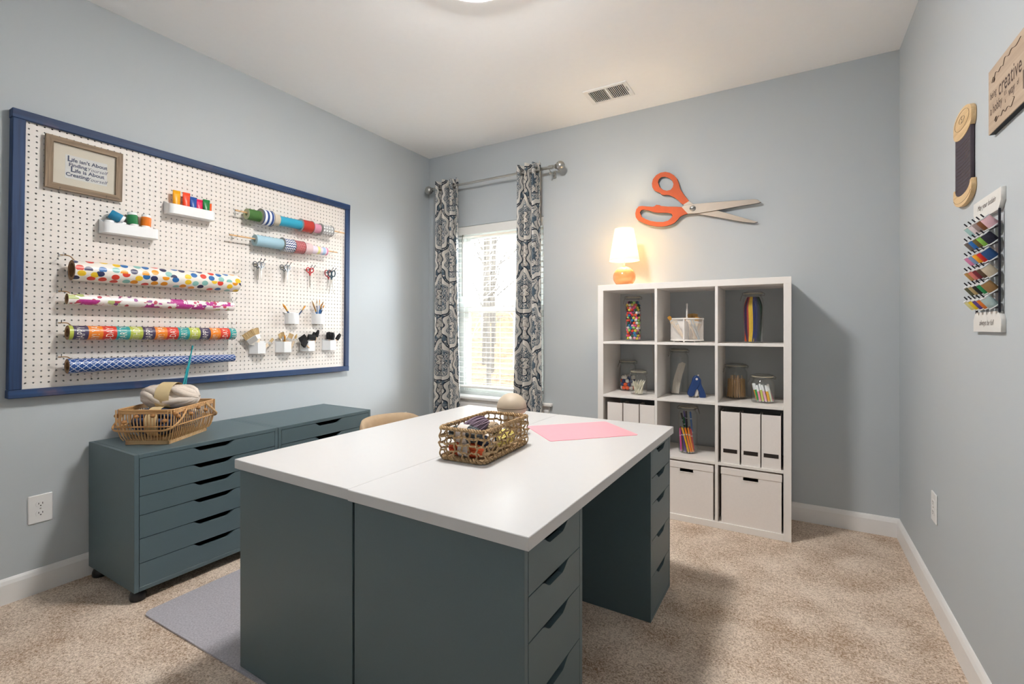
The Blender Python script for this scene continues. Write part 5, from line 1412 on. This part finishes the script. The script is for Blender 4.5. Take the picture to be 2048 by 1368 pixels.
# ------------------------------------------------------------------ glue gun
gg = thing('glue_gun', 'dark blue hot glue gun standing on its wire rest on the shelf', 'glue gun', (2.394, -.222, SZ[2]), math.radians(20))
M_GUN = mat('gun_blue', '1c3b70', .4, var=.04); M_GUNL = mat('gun_pale', 'd9d3cc', .4)
YZ = Matrix(((1, 0, 0, 0), (0, 0, 1, 0), (0, 1, 0, 0), (0, 0, 0, 1)))
def gsh(name, pts, w, m):
    me = shape(name, [pts], w, .004, True); me.transform(Matrix(((1, 0, 0, 0), (0, 0, -1, w / 2), (0, 1, 0, 0), (0, 0, 0, 1)))); return put(name, me, m, gg)
gsh('barrel', [(-.052, .018), (-.030, .010), (-.012, .045), (.004, .070), (.012, .098), (.010, .125), (-.004, .136), (-.018, .126), (-.030, .090), (-.046, .050)], .030, M_GUN)
gsh('grip', [(.000, .090), (.006, .125), (.016, .118), (.022, .085), (.034, .055), (.044, .030), (.046, .002), (.022, .001), (.018, .030), (.004, .055), (-.006, .070)], .026, M_GUN)
MB().tube([(-.046, 0, .018), (-.053, 0, .002)], [.009, .003], 12).build('nozzle', M_GUNL, gg)
MB().tube([(-.004, -.017, .118), (-.004, -.012, .118)], .007, 12).build('side_button', M_GUNL, gg)
gsh('trigger', [(-.004, .050), (.004, .058), (.006, .040), (-.002, .010), (-.012, .008), (-.008, .030)], .012, M_GUNL)
MB().tube([(.004, 0, .132), (.010, 0, .145)], .0045, 10).build('glue_stick_end', M_GUNL, gg)
MB().tube([(-.030, -.012, .012), (-.022, -.02, .001), (.0, -.022, .001), (.012, .02, .001), (-.022, .02, .001), (-.030, .012, .012)], .0013, 6).build('rest_wire', M_STEEL, gg)
# ------------------------------------------------------------------ table lamp
tl = thing('table_lamp', 'small lit table lamp with round orange base and cream cone shade on the shelf', 'table lamp', (1.918, -.205, 1.47))
ng = NT('amber_glass').set(.12)
tcg = ng.node('ShaderNodeTexCoord')
ng.color(ng.mix(ng.noise(tcg.outputs['Object'], 12, 2), lin('d9935c'), lin('dd9a66')))
MB().lathe([(0, 0), (.050, 0), (.054, .004)] + [(.0765 * math.cos(a), .066 + .072 * math.sin(a)) for a in [-.95 + (PI / 2 + .75) * i / 14 for i in range(15)]] + [(.012, .138), (.012, .141), (0, .141)], 36).build('base', ng.m, tl)
MB().tube([(0, 0, .14), (0, 0, .215)], .005, 10).tube([(0, 0, .195), (0, 0, .225)], .012, 12).build('stem', mat('cream_metal', 'e6d9bd', .4), tl)
sm_ = bpy.data.materials.new('cream_shade'); sm_.use_nodes = True
nt = sm_.node_tree; pbs = nt.nodes['Principled BSDF']; pbs.inputs['Base Color'].default_value = (.90, .84, .70, 1); pbs.inputs['Roughness'].default_value = .9
trn = nt.nodes.new('ShaderNodeBsdfTranslucent'); trn.inputs[0].default_value = (.95, .84, .62, 1)
mx = nt.nodes.new('ShaderNodeMixShader'); mx.inputs[0].default_value = .55
nt.links.new(pbs.outputs[0], mx.inputs[1]); nt.links.new(trn.outputs[0], mx.inputs[2]); nt.links.new(mx.outputs[0], nt.nodes['Material Output'].inputs[0])
MB().lathe([(.102, .178), (.064, .398), (.0632, .398), (.1012, .178), (.102, .178)], 44).build('shade', sm_, tl)
sp = MB()
for a in (0, 2 * PI / 3, 4 * PI / 3): sp.tube([(0, 0, .372), (.067 * math.cos(a), .067 * math.sin(a), .378)], .0012, 5)
sp.lathe([(.008, .368), (.008, .376)], 10).build('spider', M_STEEL, tl)
bulb = bpy.data.lights.new('bulb', 'POINT'); bulb.energy = LAMP_TABLE; bulb.color = (1, .80, .52); bulb.shadow_soft_size = .028
bo = bpy.data.objects.new('bulb', bulb); C.objects.link(bo); bo.parent = tl; bo.location = (0, 0, .285)
cd_ = MB().tube(curve_pts([(2.02, -.03, 1.47), (2.055, -.006, 1.40), (2.06, -.005, 1.1), (2.075, -.005, .80), (2.09, -.005, .45), (2.10, -.006, .2), (2.11, -.006, .13)], 6), .0022, 6).tube(curve_pts([(1.93, -.13, 1.474), (1.98, -.08, 1.473), (2.02, -.03, 1.472)], 6), .0022, 6).build('lamp_cord', mat('cord', 'c9c2b6', .5))
tag(cd_, 'thin pale lamp cord running down the wall behind the cube shelf', 'cord')
# ------------------------------------------------------------------ giant scissors on the wall
HT = [(2.311, 2.048), (2.277, 2.096), (2.252, 2.139), (2.246, 2.169), (2.233, 2.21), (2.211, 2.24), (2.182, 2.262), (2.153, 2.273), (2.121, 2.273), (2.091, 2.26), (2.069, 2.236), (2.062, 2.207), (2.065, 2.18), (2.078, 2.158), (2.101, 2.142), (2.121, 2.133), (2.127, 2.12), (2.147, 2.112), (2.163, 2.113), (2.186, 2.106), (2.217, 2.086), (2.24, 2.065), (2.258, 2.043), (2.274, 2.029)]
HTH = [(2.102, 2.208), (2.109, 2.23), (2.127, 2.243), (2.153, 2.241), (2.182, 2.226), (2.202, 2.204), (2.21, 2.181), (2.205, 2.159), (2.189, 2.142), (2.163, 2.139), (2.137, 2.15), (2.114, 2.172)]
HB = [(2.265, 2.011), (2.224, 2.019), (2.173, 2.026), (2.127, 2.036), (2.115, 2.044), (2.094, 2.049), (2.082, 2.041), (2.068, 2.038), (2.028, 2.046), (1.994, 2.054), (1.97, 2.054), (1.953, 2.036), (1.946, 2.009), (1.949, 1.981), (1.963, 1.959), (1.987, 1.943), (2.021, 1.925), (2.054, 1.91), (2.094, 1.899), (2.134, 1.894), (2.166, 1.895), (2.195, 1.901), (2.217, 1.91), (2.236, 1.928), (2.255, 1.948), (2.277, 1.958), (2.304, 1.962)]
HBH = [(1.977, 2.009), (1.987, 2.026), (2.007, 2.028), (2.041, 2.018), (2.074, 2.002), (2.108, 1.993), (2.14, 1.99), (2.173, 1.985), (2.198, 1.975), (2.206, 1.96), (2.195, 1.944), (2.173, 1.928), (2.14, 1.923), (2.094, 1.929), (2.054, 1.94), (2.021, 1.956), (1.99, 1.976)]
BU = [(2.265, 2.011), (2.277, 2.02), (2.348, 2.021), (2.468, 2.017), (2.583, 2.011), (2.705, 2.004), (2.727, 1.998), (2.743, 1.982), (2.73, 1.978), (2.639, 1.974), (2.497, 1.964), (2.379, 1.958), (2.304, 1.962)]
BLW = [(2.274, 2.029), (2.311, 2.048), (2.348, 2.016), (2.409, 1.991), (2.486, 1.962), (2.583, 1.921), (2.672, 1.882), (2.724, 1.86), (2.708, 1.856), (2.639, 1.871), (2.526, 1.907), (2.354, 1.959), (2.305, 1.988)]
ds = thing('wall_scissors', 'oversized decorative scissors with orange handles mounted on the wall', 'wall decor', (2.336, -.001, 1.994), WB)
def loc_(p): return [(x - 2.336, z - 1.994) for x, z in p]
M_ORA = mat('weathered_orange', 'c4572b', .65, var=.16, vscale=18, bump=.2, bscale=150); M_BLW = mat('weathered_silver', 'b3a89c', .5, .25, var=.08, vscale=20)
M_EDGE = mat('dark_edge', '4a423d', .7)
for nm, ps, z0, th, m in (('handle', [HT, HTH], .010, .014, M_ORA), ('blade', [BLW], .010, .014, M_BLW), ('handle', [HB, HBH], .018, .014, M_ORA), ('blade', [BU], .018, .014, M_BLW)):
    me = shape(nm, [loc_(p) for p in ps], th, .0015)
    me.materials.append(m); me.materials.append(M_EDGE)
    for p in me.polygons:
        if p.normal.z < .5: p.material_index = 1
    put(nm, me, None, ds, (0, 0, z0))
MB().lathe([(.0195, .032), (.0195, .036), (.016, .039), (0, .040)], 24).build('screw_head', M_STEEL, ds)
MB().box(-.018, .018, -.0018, .0018, .0385, .0405).build('screw_slot', M_DARK, ds, smooth=False)
MB().box(-.03, .03, -.02, .02, 0, .011).build('wall_spacer', M_EDGE, ds, smooth=False)
# ------------------------------------------------------------------ right wall: sign, spool plaque, thread rack
sgn = thing('wooden_sign', 'tan wooden sign with typewriter lettering about being creative, cut by the frame edge', 'sign', (W, -1.74, 1.856), WR)
M_SIGN = m_wood('sign_tan', 'a8937f', 'bda994', 0, .7, .8)
MB().box(-.266, .266, -.094, .094, 0, .013).build('back_block', mat('sign_edge', '22252c', .7), sgn, smooth=False)
MB().box(-.266, .266, -.094, .094, .013, .0155, .0005).build('face', M_SIGN, sgn, smooth=False)
tw = dict(sx=.72, bold=.0003, spacing=1.05)
lettering(sgn, [('being', .030, -.226, .014, tw), ('creative', .066, -.105, .010, tw), ("isn't", .040, .060, .020, tw), ('a hobby', .038, -.205, -.030, tw), ("it's", .020, -.135, -.020, tw), ('a', .018, -.135, -.042, tw), ('way', .036, -.092, -.030, tw), ('of', .020, -.050, -.028, tw), ('life', .070, .010, -.040, tw)], M_INKB, .0157)
for pts in ([(-.235, .050), (-.222, .062), (-.212, .052), (-.222, .047), (-.205, .068), (-.185, .060), (-.165, .066), (-.150, .062), (-.135, .078), (-.110, .070), (-.09, .078), (-.06, .072), (-.03, .08)],
            [(-.215, -.068), (-.200, -.060), (-.205, -.075), (-.185, -.066), (-.165, -.072), (-.150, -.062), (-.135, -.072), (-.115, -.066), (-.095, -.075), (-.08, -.066), (-.072, -.058), (-.085, -.052)]):
    MB().tube(curve_pts([(x, y, .0158) for x, y in pts], 5), .0012, 4, flat=.3).build('flourish', M_INKB, sgn)
wsp = thing('spool_plaque', 'wooden thread-spool shaped wall plaque with dark painted thread', 'wall decor', (W, -1.208, 1.777), WR)
M_PLY = m_wood('plaque_wood', 'c9a778', 'e0c397', 0, .6, 1)
M_THR = mat('dark_thread_paint', '453c44', .75, var=.25, vscale=60)
def half_ellipse(cx, cy, rx, ry, a0, a1, n=16): return [(cx + rx * math.cos(lerp(a0, a1, i / n)), cy + ry * math.sin(lerp(a0, a1, i / n))) for i in range(n + 1)]
TOPF = half_ellipse(0, .130, .100, .040, 0, 2 * PI, 28)[:-1]
topf = [(.100, .105), (.100, .128)] + half_ellipse(0, .130, .100, .040, 0, PI, 18)[1:-1] + [(-.100, .128), (-.100, .105)] + half_ellipse(0, .105, .100, .036, PI, 2 * PI, 14)[1:-1]
botf = half_ellipse(0, -.105, .100, .028, PI, 0, 14)[1:-1]
botf = [(-.088, -.096)] + [(x, -.118 + .0) for x in ()] + half_ellipse(0, -.100, .088, .030, PI, 2 * PI, 14) + [(.100, -.096), (.102, -.118)] + half_ellipse(0, -.120, .102, .046, 0, -PI, 16)[1:-1] + [(-.102, -.118), (-.100, -.096)]
body = [(-.084, .10), (-.084, -.102)] + half_ellipse(0, -.100, .084, .030, PI, 2 * PI, 12)[1:-1] + [(.084, -.102), (.084, .10)]
for nm, p, z, th, m in (('thread_body', body, .002, .0105, M_THR), ('flange', topf, .001, .0135, M_PLY), ('flange', botf, .001, .0135, M_PLY)):
    put(nm, shape(nm, [p], th, .0006), m, wsp, (0, 0, z))
for k in range(13):
    y = .060 - .0125 * k
    MB().tube([(x, y - .012 * math.sqrt(max(0, 1 - (x / .1) ** 2)), .0127) for x in [-.083 + .166 * i / 10 for i in range(11)]], .0006, 4, flat=.4).build('thread_line', mat('thread_line', '9a8a7c', .8), wsp)
for rx, ry, cy in ((.080, .030, .130), (.030, .011, .132)):
    MB().tube([(rx * math.cos(a), cy + ry * math.sin(a), .0147) for a in [2 * PI * i / 30 for i in range(30)]], .0007, 4, closed=True, flat=.4).build('ring_line', M_INKB, wsp)
MB().tube([(x, -.122 - .032 * math.sqrt(max(0, 1 - (x / .1) ** 2)), .0147) for x in [-.096 + .192 * i / 14 for i in range(15)]], .0007, 4, flat=.4).build('ring_line', M_INKB, wsp)
lettering(wsp, [('5', .030, 0, .132, {})], M_INKB, .0147)
TRY, TRZ = -1.438, 1.38
tr_ = thing('thread_rack', 'black wire thread rack between two white wooden plaques on the wall', 'thread rack', (W, TRY, TRZ), WR)
M_PLQ = mat('white_plaque', 'dcdad6', .55, var=.03)
def plaque(up, zc):
    h = .030
    p = [(-.118, -h * .2), (-.118, h), (.118, h), (.118, -h * .2), (.098, -h), (-.098, -h)]
    p = [(x, zc + y * up) for x, y in p]
    return put('plaque', shape('plaque', [p if up > 0 else p[::-1]], .0115, .0008), M_PLQ, tr_)
pa = plaque(1, .178); pc = plaque(-1, -.175)
lettering(pa, [('May your bobbin', .024, 0, .184, dict(shear=.4, sx=.95))], M_INKB, .0118)
lettering(pc, [('always be full', .024, 0, -.178, dict(shear=.4, sx=.95))], M_INKB, .0118)
for x in (-.092, .104): MB().tube([(x, .150, .010), (x, -.148, .010)], .0030, 8).build('upright_rod', M_BLACKM, tr_)
RZ = [1.480, 1.433, 1.386, 1.338, 1.291, 1.246]
pegd = Vector((0, math.sin(math.radians(50)), math.cos(math.radians(50))))
RX = [-.066 + .0385 * k for k in range(5)]
COLR = [['a9cfcb', 'e6d8da', 'a08f8c', '7b4a24', 'e8bcc4'], ['6f635c', '1f6cb8', '6a5a24', '8cc44c', '1c1c30'], ['d884ac', '7f9cc4', 'f0a81c', 'd0201c', '1d4a80'],
        ['b98d4e', 'd97a72', '7a1f2c', '57402a', 'cfc0a8'], ['5a5a40', 'b39c6c', '141414', '1d8a4a', 'a07848'], ['e0d89a', 'f0d020', '5a3f8c', 'e07a28', 'b7cac8']]
NMR = [['pale aqua', 'blush white', 'taupe', 'chestnut brown', 'baby pink'], ['grey-brown', 'royal blue', 'olive', 'lime green', 'midnight black'], ['orchid pink', 'slate blue', 'marigold', 'scarlet', 'deep blue'],
       ['ochre', 'salmon', 'burgundy', 'dark brown', 'oatmeal'], ['moss grey', 'khaki', 'jet black', 'emerald green', 'caramel'], ['pale lemon', 'bright yellow', 'purple', 'orange', 'misty grey']]
SPC = MB().lathe([(.0045, 0), (.0145, 0), (.0145, .0022), (.0125, .003), (.0118, .033), (.0128, .034), (.0128, .036), (.0045, .036), (.0045, 0)], 18).mesh('bobbin')
SPT = MB().lathe([(.0132, .0032), (.0138, .006), (.0134, .018), (.0128, .031), (.0120, .0328)], 18)
for r_, z in enumerate(RZ):
    MB().tube([(-.092, z - TRZ, .0125), (.104, z - TRZ, .0125)], .0022, 6).build('bar', M_BLACKM, tr_)
    for k, x in enumerate(RX):
        b = Vector((x, z - TRZ, .0130)); MB().tube([b, b + pegd * .052], .0019, 6).build('peg', M_BLACKM, tr_)
        wp = Vector((W, TRY, TRZ)) + WR @ (b + pegd * .004)
        o = thing('thread_spool', f'{NMR[r_][k]} thread spool on the wall rack', 'thread spool', wp, up_to(WR @ pegd), 'thread spools on the wall rack')
        put('bobbin', SPC, M_WHITE, o)
        SPT.build('thread', hexmat(COLR[r_][k], 'thread'), o)
dk_ = thing('round_plaque', 'dark navy round wall plaque just past the thread rack at the frame edge', 'wall decor', (W, -1.795, 1.205), WR)
MB().lathe([(0, 0), (.058, 0), (.062, .004), (.062, .010), (.058, .014), (.048, .014), (.045, .011), (0, .011)], 36).build('disc', mat('dark_navy_paint', '2a2c3c', .6, var=.15), dk_)
for sx, sy in ((-1, -1), (-1, 1), (1, -1), (1, 1)):
    MB().lathe([(0, .0116), (.007, .0116), (.007, .010)], 12, Matrix.Translation((sx * .014, sy * .014, 0))).build('button_hole', M_DARK, dk_)
